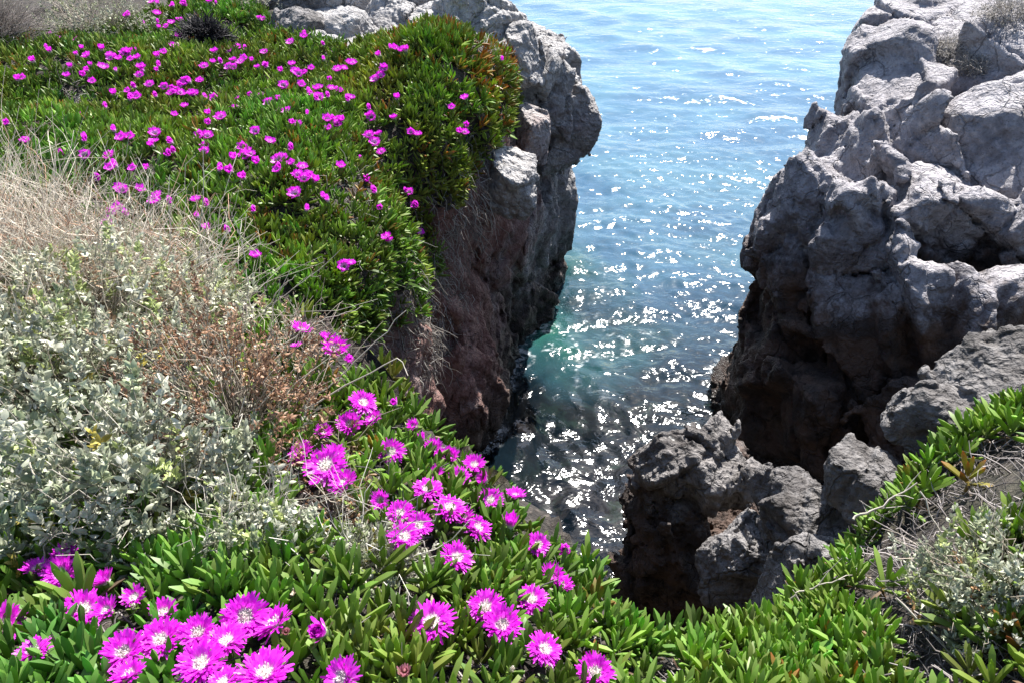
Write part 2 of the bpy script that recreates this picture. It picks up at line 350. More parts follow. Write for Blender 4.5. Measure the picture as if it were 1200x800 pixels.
def cliff_disp(p):
    rg = 1.0-.75*np.clip((p[:, 0]-4.6)/.9, 0, 1)*np.clip((p[:, 2]-2.6)/.6, .25, 1)
    r = rock_disp(p, 23, 1.30, .17, .11, MC, .7, rg)
    q = p@MB.T; r = r+.014*rg*ridged(q, 2, 88)
    wob = .10*vnoise(p*2.2, 90)+.05*vnoise(p*6, 91)
    for a, b, wd, dp in CRACKS:
        e = b-a; L_ = np.linalg.norm(e); e = e/L_; nn = np.cross(e, [.05, .95, -.3]); nn /= np.linalg.norm(nn); v = p-a
        t_ = v@e/L_; r = r-.5*dp*np.exp(-((v@nn+wob)/wd)**2)*np.clip(np.minimum(t_+.05, 1.05-t_)*6, 0, 1)*(np.abs(v@np.cross(e, nn)) < 1.6)
    return r
o_cliff, V_cliff, F_cliff = sdf_rock('cliff', (2.5, 6.6, -.7), (9.6, 16.6, 6.3), .045, cliff_base, cliff_disp, [M_cliff], kind='structure', fine=.013, fseed=2)
# ---- near bank: ground that carries the plants in front, a height field falling into the ravine
near_pts = [(0, 790, 1.62), (150, 790, 1.6), (300, 790, 1.6), (450, 790, 1.72), (600, 790, 1.85), (720, 790, 2.0), (850, 790, 2.05), (1050, 790, 1.95), (1200, 790, 1.75), (0, 700, 1.95), (150, 700, 1.9), (300, 700, 1.85), (520, 700, 2.05), (640, 700, 2.3),
    (1000, 700, 2.35), (1200, 700, 1.95), (780, 740, 2.4), (900, 725, 2.6), (960, 660, 2.8), (1020, 600, 3.0), (1110, 500, 3.05), (1200, 475, 2.85), (1200, 560, 2.3), (690, 640, 2.75), (600, 565, 2.8), (500, 490, 2.9), (435, 410, 3.05), (390, 380, 3.15),
    (400, 560, 2.4), (420, 640, 2.15), (100, 520, 2.75), (-150, 600, 2.4), (0, 330, 3.7), (200, 350, 3.7), (-250, 320, 3.6), (300, 380, 3.4), (720, 700, 2.75)]
NP = np.array([P(*q) for q in near_pts]); NP[:, 2] -= .03
extra = [(-3, 0, 6.6), (0, -.5, 6.65), (3, -.5, 6.7), (0, 0, 6.6), (-1.5, -.5, 6.65), (4.5, 1.5, 6.9), (-4.5, 2.5, 6.3), (4, 3.2, 6.7), (-5, 4, 5.9), (1.6, 0, 6.6)]
ztop_near = rbf_fit([tuple(p) for p in NP]+extra)
def xy(px, py, t): p = P(px, py, t); return (p[0], p[1])
RIDGE = [xy(-300, 330, 3.9), xy(0, 315, 3.95), xy(200, 345, 3.8), xy(318, 385, 3.5), xy(370, 402, 3.2), xy(420, 432, 3.05), xy(495, 510, 2.95), xy(585, 588, 2.86), xy(668, 668, 2.75), xy(700, 720, 2.65), xy(780, 765, 2.45), xy(900, 745, 2.65), xy(975, 685, 2.85), xy(1035, 622, 3.05), xy(1120, 520, 3.1), xy(1215, 490, 3.0), (5.5, 3.2)]
NEAR = [(-7, 3.6)]+RIDGE+[(7, 3), (7, -2), (-7, -2)]
gx = np.arange(-6, 6.01, .035); gy = np.arange(-1.6, 6.6, .035); GX, GY = np.meshgrid(gx, gy, indexing='ij')
pd = poly_sd(GX, GY, NEAR); pts = np.stack([GX.ravel(), GY.ravel(), 0*GX.ravel()], 1)
nz = ztop_near(GX, np.minimum(GY, 5)) + .035*fbm(pts*2.3, 4, 31).reshape(GX.shape)
q = np.maximum(pd+.05+.10*vnoise(pts*1.6, 33).reshape(GX.shape), 0)
nz -= np.minimum(2.6*q+1.4*np.minimum(q, .35), 6.9)*np.where(GX < -1.7, np.clip((GX+3.4)/1.7*-1+1, .25, 1)*0+.55, 1.0)
nz += (q > 0)*.10*ridged(np.stack([GX.ravel(), GY.ravel(), nz.ravel()], 1)*1.7, 3, 36).reshape(GX.shape)
V_near = np.stack([GX.ravel(), GY.ravel(), nz.ravel()], 1); nyy = len(gy)
ii = (np.arange(len(gx)-1)[:, None]*nyy+np.arange(nyy-1)[None]).ravel(); F_near = np.stack([ii, ii+nyy, ii+nyy+1, ii+1], 1)
o_near = mesh_obj('ground', V_near, F_near, M_soil); tag(o_near, kind='structure')
# ---- rocks that stand on their own
def boulder(c, half, rot, seed, label, mat, name='boulder', h=None, amp=.10, group=None, blocks=None, big=None):
    half = np.asarray(half, float); f0 = polytope(c, half, rot, seed, 10, .80, float(half.min())*.18)
    fs = [f0]+[polytope(*b) for b in (blocks or [])]
    def base(X, Y, Z):
        d = fs[0](X, Y, Z)
        for g in fs[1:]: d = smin(d, g(X, Y, Z), .05)
        return d
    r = float(np.linalg.norm(half))*1.02; lo = np.asarray(c)-r; hi = np.asarray(c)+r
    for b in (blocks or []):
        rb = float(np.linalg.norm(b[1]))*1.02; lo = np.minimum(lo, np.asarray(b[0])-rb); hi = np.maximum(hi, np.asarray(b[0])+rb)
    lo = lo-.12; hi = hi+.12; lo[2] = max(lo[2], -1.2); h = h or max(r/34, .016)
    big = big or r*.75
    return sdf_rock(name, tuple(lo), tuple(hi), h, base, lambda p: rock_disp(p, seed, big, amp*.62*min(1.4, r), .04*min(1.6, r), None, min(1, r)), [mat], label, 'rock', None, fine=.011*min(1, r), fseed=seed, sub=True, band=.4*min(1, r)+.05, group=group, thing=True)
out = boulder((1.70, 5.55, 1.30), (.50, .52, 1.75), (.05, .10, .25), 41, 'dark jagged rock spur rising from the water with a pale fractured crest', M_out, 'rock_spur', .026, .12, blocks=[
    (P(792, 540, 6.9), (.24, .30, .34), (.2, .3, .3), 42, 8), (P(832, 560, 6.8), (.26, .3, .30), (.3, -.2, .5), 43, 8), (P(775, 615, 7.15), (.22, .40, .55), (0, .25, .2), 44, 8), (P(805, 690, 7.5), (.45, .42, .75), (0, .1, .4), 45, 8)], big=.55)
b1 = boulder(P(866, 660, 6.15), (.22, .28, .32), (.2, .35, .4), 51, 'rounded boulder with a bright cracked crown in front of the jagged rock spur', M_bould2, h=.015, amp=.11, big=.36)
b2 = boulder(P(955, 632, 5.3), (.30, .36, .32), (.3, -.3, .5), 52, 'broad pale boulder beside the ice plant shoots, under the dark cave', M_bould2, h=.017, amp=.11, big=.42)
b3 = boulder(P(925, 592, 5.9), (.17, .27, .22), (.1, .3, .2), 53, 'small knobbly boulder wedged between the rock spur and the cave mouth', M_bould2, h=.014, amp=.11, big=.26)
b4 = boulder(P(1020, 575, 4.9), (.20, .3, .20), (.2, .2, .9), 54, 'low grey boulder at the edge of the right bank, below the leaning pale rock', M_bould2, h=.015, amp=.10, big=.3)
b5 = boulder(P(1185, 452, 4.9), (.36, .36, .24), (.1, -.6, .2), 55, 'leaning pale rock cut by fine cracks, at the right edge above the bank', M_bould2, h=.018, amp=.11, big=.42)
b6 = boulder(P(1098, 492, 4.9), (.19, .27, .2), (.2, .2, .9), 56, 'shaded purple grey boulder at the foot of the leaning pale rock', M_bould2, h=.015, amp=.10, big=.3)
b7 = boulder(P(990, 725, 4.9), (.42, .42, .5), (.1, .2, .3), 57, 'dark rock mass under the right bank behind the ice plant shoots', M_bould2, h=.024, amp=.13, big=.5)
TB = [  # boulders at the back of the flowery terrace
    (352, 36, 11.3, (.30, .35, .36), 'grey boulder with a dry stem on it, first in the row behind the flowers'), (378, 62, 10.9, (.22, .3, .33), 'small white wedge shaped boulder between two larger ones behind the flowers'),
    (404, 40, 11.4, (.30, .35, .36), 'blocky white boulder with a flat top in the row behind the flowers'), (437, 52, 11.6, (.26, .3, .24), 'small round boulder at the edge of the green mat behind the flowers'),
    (415, -8, 13.2, (.75, .6, .62), 'big smooth grey boulder leaning over the row behind the flowers'), (452, 16, 12.3, (.26, .3, .36), 'upright narrow brown boulder in the middle of the boulder pile'), (478, 34, 12.0, (.32, .34, .3), 'round boulder with a bright crown in the boulder pile'),
    (460, -18, 13.4, (.5, .5, .55), 'tall pale boulder above the upright narrow brown boulder'), (505, 30, 12.1, (.42, .45, .34), 'wide pale boulder just above the green mat in the boulder pile'), (508, -10, 13.2, (.5, .5, .6), 'pale block standing at the top of the boulder pile'),
    (556, 28, 12.2, (.62, .6, .55), 'large rough pale rock at the seaward end of the boulder pile'), (592, 62, 11.9, (.40, .45, .36), 'grey pitted rock behind the top of the hanging mat'), (372, -22, 13, (.6, .5, .5), 'large dark grey rock at the top edge behind the boulder row'), (335, -6, 12.6, (.5, .5, .5), 'brown grey rock under dry roots at the top edge beside the pale bush')]
for k, (x, y, t, hf, lb) in enumerate(TB):
    rr = np.random.default_rng(100+k)
    boulder(P(x, y+10, t-.25), tuple(1.12*v for v in hf), tuple(rr.uniform(-.4, .4, 2))+(rr.uniform(0, 3),), 100+k, lb, M_bould if k not in (0, 12, 13) else M_bould2, h=.026, amp=.10, group='boulders behind the flowery terrace')
NB = [(628, 62, 12.4, (.42, .8, .3), (.1, .3, .2), 'white sloping slab at the outer edge of the headland, beside the hanging mat'), (640, 120, 12.6, (.30, .5, .62), (0, .2, .3), 'cracked grey block below the white sloping slab'), (665, 145, 13.0, (.38, .5, .75), (0, .15, .2), 'rounded knob of grey rock at the outermost tip of the headland'),
      (618, 155, 11.6, (.26, .4, .34), (.2, .2, .4), 'small bright ledge rock between the wall and the outermost knob'), (596, 215, 10.6, (.32, .5, .38), (.3, .25, .3), 'bright topped block jutting from the red wall')]
for k, (x, y, t, hf, ro, lb) in enumerate(NB):
    boulder(P(x, y, t), hf, ro, 140+k+(31 if k == 2 else 0), lb, M_head if k != 4 else M_bould, h=.024, amp=.10, group='rocks on the outer headland')
# ------------------------------------------------------------------ sea and sea bed
def axis(lo, a, b, hi, h, g=1.045):
    c = list(np.arange(a, b, h)); s = h; x = c[0]; left = []
    while x > lo: s *= g; x -= s; left.append(x)
    s = h; x = c[-1]; right = []
    while x < hi: s *= g; x += s; right.append(x)
    return np.array(left[::-1]+c+right)
sx = axis(-2500, -2.5, 7.5, 2500, .05, 1.04); sy = np.concatenate([axis(-60, 3.2, 17, 17.2, .045, 1.03)[:-4], 17+np.cumsum(.045*1.013**np.arange(190))]); g_ = sy[-1]+np.cumsum(.6*1.06**np.arange(100)); sy = np.unique(np.concatenate([sy, g_]))
SX, SY = np.meshgrid(sx, sy, indexing='ij'); cell = np.maximum(np.gradient(sx)[:, None]+0*SY, np.gradient(sy)[None]+0*SX)
rs = np.random.default_rng(5); z = np.zeros_like(SX)
for lam, amp, cnt in ((5.5, .030, 5), (3.0, .018, 6), (1.7, .014, 8), (.95, .0085, 10), (.55, .0060, 14), (.33, .0036, 16), (.21, .0019, 14)):
    for _ in range(cnt):
        L = lam*rs.uniform(.75, 1.3); th = rs.normal(math.radians(-100), .62 if lam > .9 else .9); k = 2*math.pi/L; ph = rs.uniform(0, 6.28)
        a = amp*rs.uniform(.5, 1.2)*np.clip((L/cell-2.5)/3, 0, 1); u = k*(SX*math.cos(th)+SY*math.sin(th))+ph
        z += a*(np.sin(u)+.25*np.sin(2*u+1.3))*(.7+.3*np.sin(SX*.21*rs.uniform(.5, 1.5)+SY*.17+ph))
calm = .8+.2*np.clip((SY-8)/8, 0, 1); z *= calm*(1-.32*np.clip((SY-10.5)/3, 0, 1)*np.clip(1.6-SY/26, .3, 1))
def bed_z(x, y):
    p = np.stack([x.ravel(), y.ravel(), 0*x.ravel()], 1); n = fbm(p*.9, 4, 77).reshape(x.shape)
    shelf = np.clip((1.6-np.hypot((x-1.1)/1.3, (y-11.6)/2.4)*1.1), 0, 1)
    d = -1.2-.33*np.clip(y-7.5, 0, 30)-.05*np.clip(y-30, 0, 100)+.5*n
    d = d*(1-shelf*.55)+shelf*-.15
    dw = np.minimum(np.abs(poly_sd(x, y, HEAD)), np.abs(poly_sd(x, y, CLIFF)))
    return d+.6*np.exp(-(dw/.5)**2)+.25*ridged(p*1.7, 3, 79).reshape(x.shape)*np.clip((11-y)/3, 0.15, 1)
depth = np.maximum(-bed_z(SX, np.clip(SY, -60, 200)), .02)
shn = fbm(np.stack([SX.ravel()*.8, SY.ravel()*.6, 0*SX.ravel()], 1), 4, 95).reshape(SX.shape)
shelf = np.clip((1.5-np.hypot((SX-.7)/1.45, (SY-12.3)/2.7)*1.1)*.8+.55*shn, 0, 1)*np.clip((SY-9.4)/1.6, 0, 1)
body = 1-np.exp(-depth/4.2); body *= .12+.88*np.clip((SY-10)/4.5, 0, 1); body = np.maximum(body, shelf*.62); foamn = fbm(np.stack([SX.ravel()*1.3, SY.ravel()*1.0, 0*SX.ravel()], 1), 4, 91).reshape(SX.shape)
from mathutils.kdtree import KDTree
wl = np.concatenate([V[np.abs(V[:, 2]) < .07] for V in (V_head, V_cliff, out[1])]); kd = KDTree(len(wl))
for q_, v_ in enumerate(wl): kd.insert((v_[0], v_[1], 0), q_)
kd.balance(); dw = np.full(SX.shape, 9.0)
for q_ in np.argwhere((SX > -2) & (SX < 6) & (SY > 4) & (SY < 16)): dw[q_[0], q_[1]] = kd.find((SX[q_[0], q_[1]], SY[q_[0], q_[1]], 0))[2]
foam = np.clip(1-np.abs(foamn)/.05, 0, 1)*np.clip(shelf*1.5, 0, 1)*.75+.95*np.clip(1-(dw-.05+.22*foamn)/.13, 0, 1)*np.clip(.35+1.2*foamn, 0, 1)
Vs = np.stack([SX.ravel(), SY.ravel(), z.ravel()], 1); m = len(sy); ii = (np.arange(len(sx)-1)[:, None]*m+np.arange(m-1)[None]).ravel()
Fs = np.stack([ii, ii+m, ii+m+1, ii+1], 1)
scol = np.stack([body.ravel(), shelf.ravel(), np.clip(foam, 0, 1).ravel()], 1)
def mat_sea():
    t = NT('sea_water'); pos = t.n('ShaderNodeNewGeometry').outputs['Position']; at = t.n('ShaderNodeAttribute', attribute_name='Col').outputs['Color']
    s = t.n('ShaderNodeSeparateColor', i={0: at}).outputs; bodyf, shelff, foamf = s[0], s[1], s[2]
    mp = t.n('ShaderNodeMapping', i={'Vector': pos, 'Scale': (.8, 1.25, 1.0)}).outputs[0]
    h = t.math('ADD', t.noise(mp, 2.4, 3, .6, .6), t.math('MULTIPLY', t.noise(mp, 7.5, 2, .5, .4), .16)); h = t.math('ADD', h, t.math('MULTIPLY', t.noise(mp, .9, 2, .5, .4), 1.5))
    dist = t.n('ShaderNodeVectorMath', operation='LENGTH', i={0: pos}).outputs['Value']
    bmp = t.n('ShaderNodeBump', i={'Strength': 1.0, 'Distance': .045, 'Height': h}).outputs[0]
    deep = t.mix(t.step(t.noise(mp, .23, 4, .6), .38, .62), rgb(.055, .135, .225), rgb(.085, .19, .265))
    colr = t.mix(shelff, deep, rgb(.026, .125, .100))
    dif = t.n('ShaderNodeBsdfDiffuse', i={'Color': colr}).outputs[0]
    tra = t.n('ShaderNodeBsdfTransparent', i={'Color': t.mix(bodyf, rgb(.85, .96, .95), rgb(.25, .6, .62))}).outputs[0]
    under = t.n('ShaderNodeMixShader', i={0: bodyf, 1: tra, 2: dif}).outputs[0]
    gl = t.n('ShaderNodeBsdfGlossy', i={'Color': rgb(1, 1, 1), 'Roughness': .085, 'Normal': bmp}).outputs[0]
    fr = t.n('ShaderNodeFresnel', i={'IOR': 1.36, 'Normal': bmp}).outputs[0]
    w = t.n('ShaderNodeMixShader', i={0: fr, 1: under, 2: gl}).outputs[0]
    fo = t.n('ShaderNodeBsdfDiffuse', i={'Color': rgb(.75, .8, .82)}).outputs[0]
    ff = t.math('MULTIPLY', foamf, t.step(t.noise(pos, 9, 4, .7), .42, .62))
    return t.link(t.n('ShaderNodeMixShader', i={0: ff, 1: w, 2: fo}).outputs[0])
o_sea = mesh_obj('sea', Vs, Fs, mat_sea(), col=scol); tag(o_sea, kind='structure')
bx = axis(-2500, -4, 9, 2500, .16, 1.12); by = axis(-60, 3, 24, 4000, .16, 1.12); BX, BY = np.meshgrid(bx, by, indexing='ij')
bz = bed_z(BX, np.clip(BY, -60, 200)); m = len(by); ii = (np.arange(len(bx)-1)[:, None]*m+np.arange(m-1)[None]).ravel()
def mat_bed():
    t = NT('sea_bed_rock'); pos = t.n('ShaderNodeNewGeometry').outputs['Position']
    col = t.ramp(t.noise(pos, 1.6, 5, .65), [(.35, (.006, .005, .007)), (.52, (.03, .02, .02)), (.64, (.05, .05, .04)), (.8, (.12, .15, .11))])
    return t.link(t.n('ShaderNodeBsdfDiffuse', i={'Color': col}).outputs[0])
o_bed = mesh_obj('sea_bed', np.stack([BX.ravel(), BY.ravel(), bz.ravel()], 1), np.stack([ii, ii+m, ii+m+1, ii+1], 1), mat_bed()); tag(o_bed, kind='structure')
# ------------------------------------------------------------------ light, sky, camera
AZ, EL = math.radians(20), math.radians(51)
sd = Vector((math.sin(AZ)*math.cos(EL), math.cos(AZ)*math.cos(EL), math.sin(EL)))
L = bpy.data.lights.new('sun', 'SUN'); L.energy = 4.9; L.angle = math.radians(.53); L.color = (1, .965, .91)
lo = bpy.data.objects.new('sun', L); COL.objects.link(lo); lo.rotation_euler = (-sd).to_track_quat('-Z', 'Y').to_euler(); lo.location = (0, 0, 30)
W = bpy.data.worlds.new('World'); SC.world = W; W.use_nodes = True; nt = W.node_tree
sky = nt.nodes.new('ShaderNodeTexSky'); sky.sky_type = 'NISHITA'; sky.sun_disc = False; sky.sun_elevation = EL; sky.sun_rotation = AZ
bg = nt.nodes['Background']; bg.inputs[1].default_value = .085; nt.links.new(sky.outputs[0], bg.inputs[0])
cam = bpy.data.cameras.new('camera'); cam.sensor_width = 36; cam.lens = FPX/1200*36; cam.clip_start = .05; cam.clip_end = 9000
co = bpy.data.objects.new('camera', cam); COL.objects.link(co); co.location = tuple(EYE); co.rotation_euler = (math.pi/2-PITCH, 0, 0); SC.camera = co
vs = SC.view_settings; vs.view_transform = 'Standard'; vs.look = 'None'; vs.gamma = 1; vs.use_curve_mapping = False; vs.exposure = 1.42
cy = SC.cycles; cy.use_denoising = True; cy.max_bounces = 6; cy.transparent_max_bounces = 8; cy.sample_clamp_indirect = 4; cy.caustics_reflective = False; cy.caustics_refractive = False
# ================================================================== PLANTS
bvh_near = BVHTree.FromPolygons([tuple(v) for v in V_near], [tuple(int(i) for i in f) for f in F_near])
bvh_head = BVHTree.FromPolygons([tuple(v) for v in V_head], [tuple(int(i) for i in f) for f in F_head])
def hit(px, py, which=None):
    d = ray(px, py); k = np.linalg.norm(d); best = None
    for b in ([which] if which else [bvh_near, bvh_head]):
        loc, n, i, dist = b.ray_cast(Vector(EYE), Vector(d/k))
        if loc is not None and (best is None or dist/k < best[2]): best = (np.array(loc), np.array(n), dist/k)
    return best
def in_poly(x, y, poly): return poly_sd(np.asarray(x, float), np.asarray(y, float), poly) < 0
def basis(axis, spin):
    """rotation matrices (n,3,3) whose z column is axis, spun about it"""
    a = axis/np.linalg.norm(axis, axis=1, keepdims=True); ref = np.where(np.abs(a[:, 2:3]) < .9, np.array([[0, 0, 1.0]]), np.array([[1.0, 0, 0]]))
    x = np.cross(ref, a); x /= np.linalg.norm(x, axis=1, keepdims=True); y = np.cross(a, x); c, s = np.cos(spin)[:, None], np.sin(spin)[:, None]
    return np.stack([x*c+y*s, y*c-x*s, a], 2)
def merge(parts):
    Vs, Fs, Cs, o = [], [], [], 0
    for v, f, c in parts: Vs.append(v); Fs.append(f+o); Cs.append(c); o += len(v)
    return np.concatenate(Vs), np.concatenate(Fs), np.concatenate(Cs)
def spread(tmpl, idx, R, S, T, tint):
    """copies of small templates (V, F, C): C = base colour per vertex, tinted per copy"""
    out = []
    for k, (v, f, c) in enumerate(tmpl):
        m = np.where(idx == k)[0]
        if not len(m): continue
        V = np.einsum('nij,vj->nvi', R[m], v)*S[m][:, None, None]+T[m][:, None]
        F = f[None]+(np.arange(len(m))*len(v))[:, None, None]
        C = np.clip(c[None]*tint[m][:, None], 0, 1)
        out.append((V.reshape(-1, 3).astype(f4), F.reshape(-1, f.shape[1]), C.reshape(-1, 3).astype(f4)))
    return merge(out)
NEARF = [  # photo x, y, width, style (o open, h half open, c closed cup), label
    (4, 733, 56, 'o', 'open magenta flower cut by the left edge of the picture'), (40, 763, 42, 'o', 'smaller open magenta flower low in the bottom left corner'), (98, 714, 50, 'o', 'bright magenta flower with white centre in front of its shaded twin'), (126, 716, 42, 'h', 'shaded flower tucked behind the bright one at bottom left'),
    (73, 672, 50, 'h', 'sunlit flower above two buds on the left, beside darker blooms'), (44, 668, 38, 'h', 'dark shaded flower at the left end of the row under the saltbush'), (76, 652, 36, 'h', 'dark shaded flower right under the crooked twig'), (125, 682, 36, 'h', 'purple shaded flower hanging under the silvery saltbush spray'),
    (158, 700, 34, 'h', 'deep shaded flower partly hidden by saltbush twigs'), (192, 718, 38, 'h', 'reddish shaded flower at the right end of the shaded row'), (146, 765, 54, 'o', 'left flower of the pair on the bottom edge'), (189, 750, 56, 'o', 'wide flower leaning over the pair on the bottom edge'), (152, 792, 42, 'o', 'flower cut by the bottom edge below the pair'),
    (233, 742, 46, 'o', 'pale tipped flower at the back of the big bottom cluster'), (266, 752, 52, 'o', 'flower in the middle of the big bottom cluster'), (236, 778, 60, 'o', 'large flower at the front left of the big bottom cluster'), (287, 722, 56, 'o', 'topmost flower of the big bottom cluster with round white heart'), (322, 732, 52, 'o', 'flower overlapping the topmost one of the big bottom cluster'),
    (311, 790, 68, 'o', 'largest flower on the bottom edge, with long white tips'), (378, 741, 36, 'c', 'half closed cup shaped flower standing alone among leaves'), (402, 796, 56, 'o', 'flower cut by the bottom edge, beside the withered head'), (262, 800, 44, 'o', 'flower mostly below the bottom edge under the big cluster'),
    (506, 729, 56, 'o', 'solitary round flower with white centre below the small silver sprig'), (569, 712, 44, 'o', 'back flower of the overlapping pair in the lower middle'), (588, 733, 50, 'o', 'front flower of the overlapping pair in the lower middle'), (623, 703, 40, 'o', 'flower just above right of the overlapping pair'), (637, 761, 44, 'o', 'flower leaning right near the bottom middle'),
    (697, 788, 48, 'o', 'lowest flower at the right, beyond the bottom middle'), (645, 676, 38, 'h', 'left half of a twin flower head near the water edge'), (656, 688, 34, 'h', 'right half of a twin flower head near the water edge'), (630, 638, 30, 'o', 'small round flower nearest the drop to the water'), (598, 618, 24, 'c', 'narrow closed flower with pale calyx near the drop'),
    (663, 645, 20, 'c', 'closed flower seen from the side at the rim of the drop'), (559, 620, 36, 'o', 'front flower of the tight pair in the middle of the bank'), (544, 607, 30, 'h', 'back flower of the tight pair in the middle of the bank'), (527, 596, 40, 'o', 'wide flower just left of the tight pair'), (501, 574, 38, 'o', 'flower with big white heart left of the rim cluster'),
    (538, 560, 30, 'o', 'deep magenta flower in the middle of the rim cluster'), (556, 545, 30, 'h', 'pale tipped flower at the top of the rim cluster'), (569, 564, 26, 'h', 'flower squeezed at the back right of the rim cluster'), (596, 555, 26, 'h', 'rightmost flower of the rim cluster against the dark water'), (575, 586, 32, 'o', 'flower with white heart under the rim cluster'),
    (604, 582, 28, 'h', 'cupped flower at the right of the bank, against the water'), (447, 586, 28, 'h', 'flat flower seen from the side, left of the group of four'), (469, 601, 34, 'o', 'upper flower of the group of three beside the silver sprig'), (491, 615, 34, 'o', 'right flower of the group of three beside the silver sprig'), (473, 629, 38, 'o', 'lower flower of the group of three beside the silver sprig'),
    (534, 654, 42, 'o', 'flower with raised pale petals below the group of three'), (511, 554, 26, 'h', 'shaded flower under the long flower at the rim'), (508, 526, 28, 'h', 'left part of the long double flower on the rim'), (527, 537, 30, 'h', 'right part of the long double flower on the rim'), (495, 516, 14, 'c', 'tiny bud like flower above the long double flower'),
    (458, 529, 34, 'o', 'flower alone in the middle of the upper slope'), (425, 472, 34, 'o', 'top flower of the trio under the long stalks'), (438, 492, 26, 'o', 'right flower of the trio under the long stalks'), (410, 497, 32, 'o', 'left flower of the trio under the long stalks'), (463, 474, 14, 'c', 'small flower poking from leaves right of the trio'),
    (485, 500, 20, 'h', 'small flower at the rim against the dark rock wall'), (378, 508, 28, 'h', 'flower beside the withered shrub, left of the trio'), (354, 531, 34, 'o', 'flower touching the withered shrub, with white heart'), (382, 546, 52, 'o', 'large many petalled flower with pale streaks by the withered shrub'), (392, 532, 30, 'h', 'flower peeking behind the large streaked one'),
    (405, 567, 38, 'o', 'pale flower in front of the large streaked one'), (372, 566, 22, 'h', 'small flower hidden under the large streaked one'), (392, 410, 36, 'h', 'biggest flower of the topmost cluster below the far mat'), (352, 388, 30, 'h', 'upper left flower of the topmost cluster below the far mat'), (348, 407, 18, 'h', 'small pale flower under the upper left one of the topmost cluster'),
    (381, 398, 20, 'h', 'small flower behind the biggest of the topmost cluster'), (410, 424, 16, 'c', 'small pinkish flower below the biggest of the topmost cluster'), (457, 441, 14, 'c', 'small flower among leaves at the brink, above the trio')]
# ------------------------------------------------------------------ ice plant shoots
def leaf(L, w, rings, bend, rs, red=0.0):
    """three-sided finger leaf, blunt tip, arching outward (+x); sides keep hard edges"""
    V, F, C = [], [], []
    t = np.linspace(0, 1, rings); prof = np.interp(t, [0, .15, .5, .82, .95, 1], [.6, .8, 1.0, 1.0, .74, .15])*w
    ang = bend*t**1.3; cx = np.concatenate([[0], np.cumsum(np.sin(ang[1:])*L/(rings-1))]); cz = np.concatenate([[0], np.cumsum(np.cos(ang[1:])*L/(rings-1))])
    nx, nz = np.cos(ang), -np.sin(ang)
    cor = []
    for a, k in ((-.32, .56), (-.32, -.56), (.85, 0.0)):       # inner edge pair, outer keel
        cor.append(np.stack([cx+nx*a*prof, prof*k, cz+nz*a*prof], 1))
    g = np.array([.215, .31, .065])*rs.uniform(.75, 1.2); tip = np.array([.20, .33, .06]) if red < .5 else np.array([.42, .12, .05])
    base = np.array([.16, .22, .07])
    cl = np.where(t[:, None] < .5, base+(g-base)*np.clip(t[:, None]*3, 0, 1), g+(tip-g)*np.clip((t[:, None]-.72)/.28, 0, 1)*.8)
    if red > .5: cl = cl*(1-red*.4)+np.array([.42, .15, .05])*red*.4
    for a, b in ((0, 1), (1, 2), (2, 0)):
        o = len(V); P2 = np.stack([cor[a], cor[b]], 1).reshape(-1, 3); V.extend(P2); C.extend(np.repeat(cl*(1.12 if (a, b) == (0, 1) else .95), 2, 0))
        for r in range(rings-1): F.append((o+2*r, o+2*r+1, o+2*r+3, o+2*r+2))
    return np.array(V), np.array(F), np.array(C)
def shoot(seed, pairs=4, rings=5, red=0.0, L=.084, w=.0112):
    rs = np.random.default_rng(seed); parts = []
    for k in range(pairs):
        for s in (0, 1):
            fr = k/(pairs-1); v, f, c = leaf(L*(1.02-.30*fr)*rs.uniform(.8, 1.15), w*(1-.22*fr)*rs.uniform(.85, 1.15), rings, rs.uniform(-.35, .30), rs, red*rs.uniform(.5, 1.4))
            tilt = (.92-.70*fr)*rs.uniform(.75, 1.2); v = v@rotm(0, tilt, 0).T
            v = v+np.array([.003, 0, 0]); v = v@rotm(0, 0, k*math.pi/2+s*math.pi+rs.uniform(-.3, .3)).T; v[:, 2] += .008+.034*fr
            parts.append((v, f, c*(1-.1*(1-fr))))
    for k in range(2 if rings > 4 else 1):     # withered brown leaves at the foot
        v, f, c = leaf(L*rs.uniform(.6, .9), w*.5, rings, rs.uniform(.2, .9), rs); v = v@rotm(0, rs.uniform(1.2, 1.7), 0).T; v = v@rotm(0, 0, rs.uniform(0, 6.28)).T; parts.append((v, f, np.tile(np.array([.30, .20, .13])*rs.uniform(.4, 1.2), (len(v), 1))))
    return merge(parts)
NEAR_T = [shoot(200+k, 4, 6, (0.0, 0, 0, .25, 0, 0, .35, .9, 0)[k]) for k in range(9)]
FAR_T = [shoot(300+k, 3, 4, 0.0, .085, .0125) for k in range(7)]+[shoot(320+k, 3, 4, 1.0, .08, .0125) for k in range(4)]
def scatter(V, F, keep, dens, seed):
    rs = np.random.default_rng(seed); c = V[F].mean(1); n = np.cross(V[F[:, 2]]-V[F[:, 0]], V[F[:, 3]]-V[F[:, 1]]); A = np.linalg.norm(n, axis=1)/2; n = n/np.maximum(2*A[:, None], 1e-12)
    w = keep(c, n)*A*dens; cnt = rs.poisson(np.clip(w, 0, 50)); i = np.repeat(np.arange(len(F)), cnt); u, v = rs.random((2, len(i), 1)); q = V[F[i]]
    p = (q[:, 0]*(1-u)+q[:, 1]*u)*(1-v)+(q[:, 3]*(1-u)+q[:, 2]*u)*v
    return p, n[i], rs
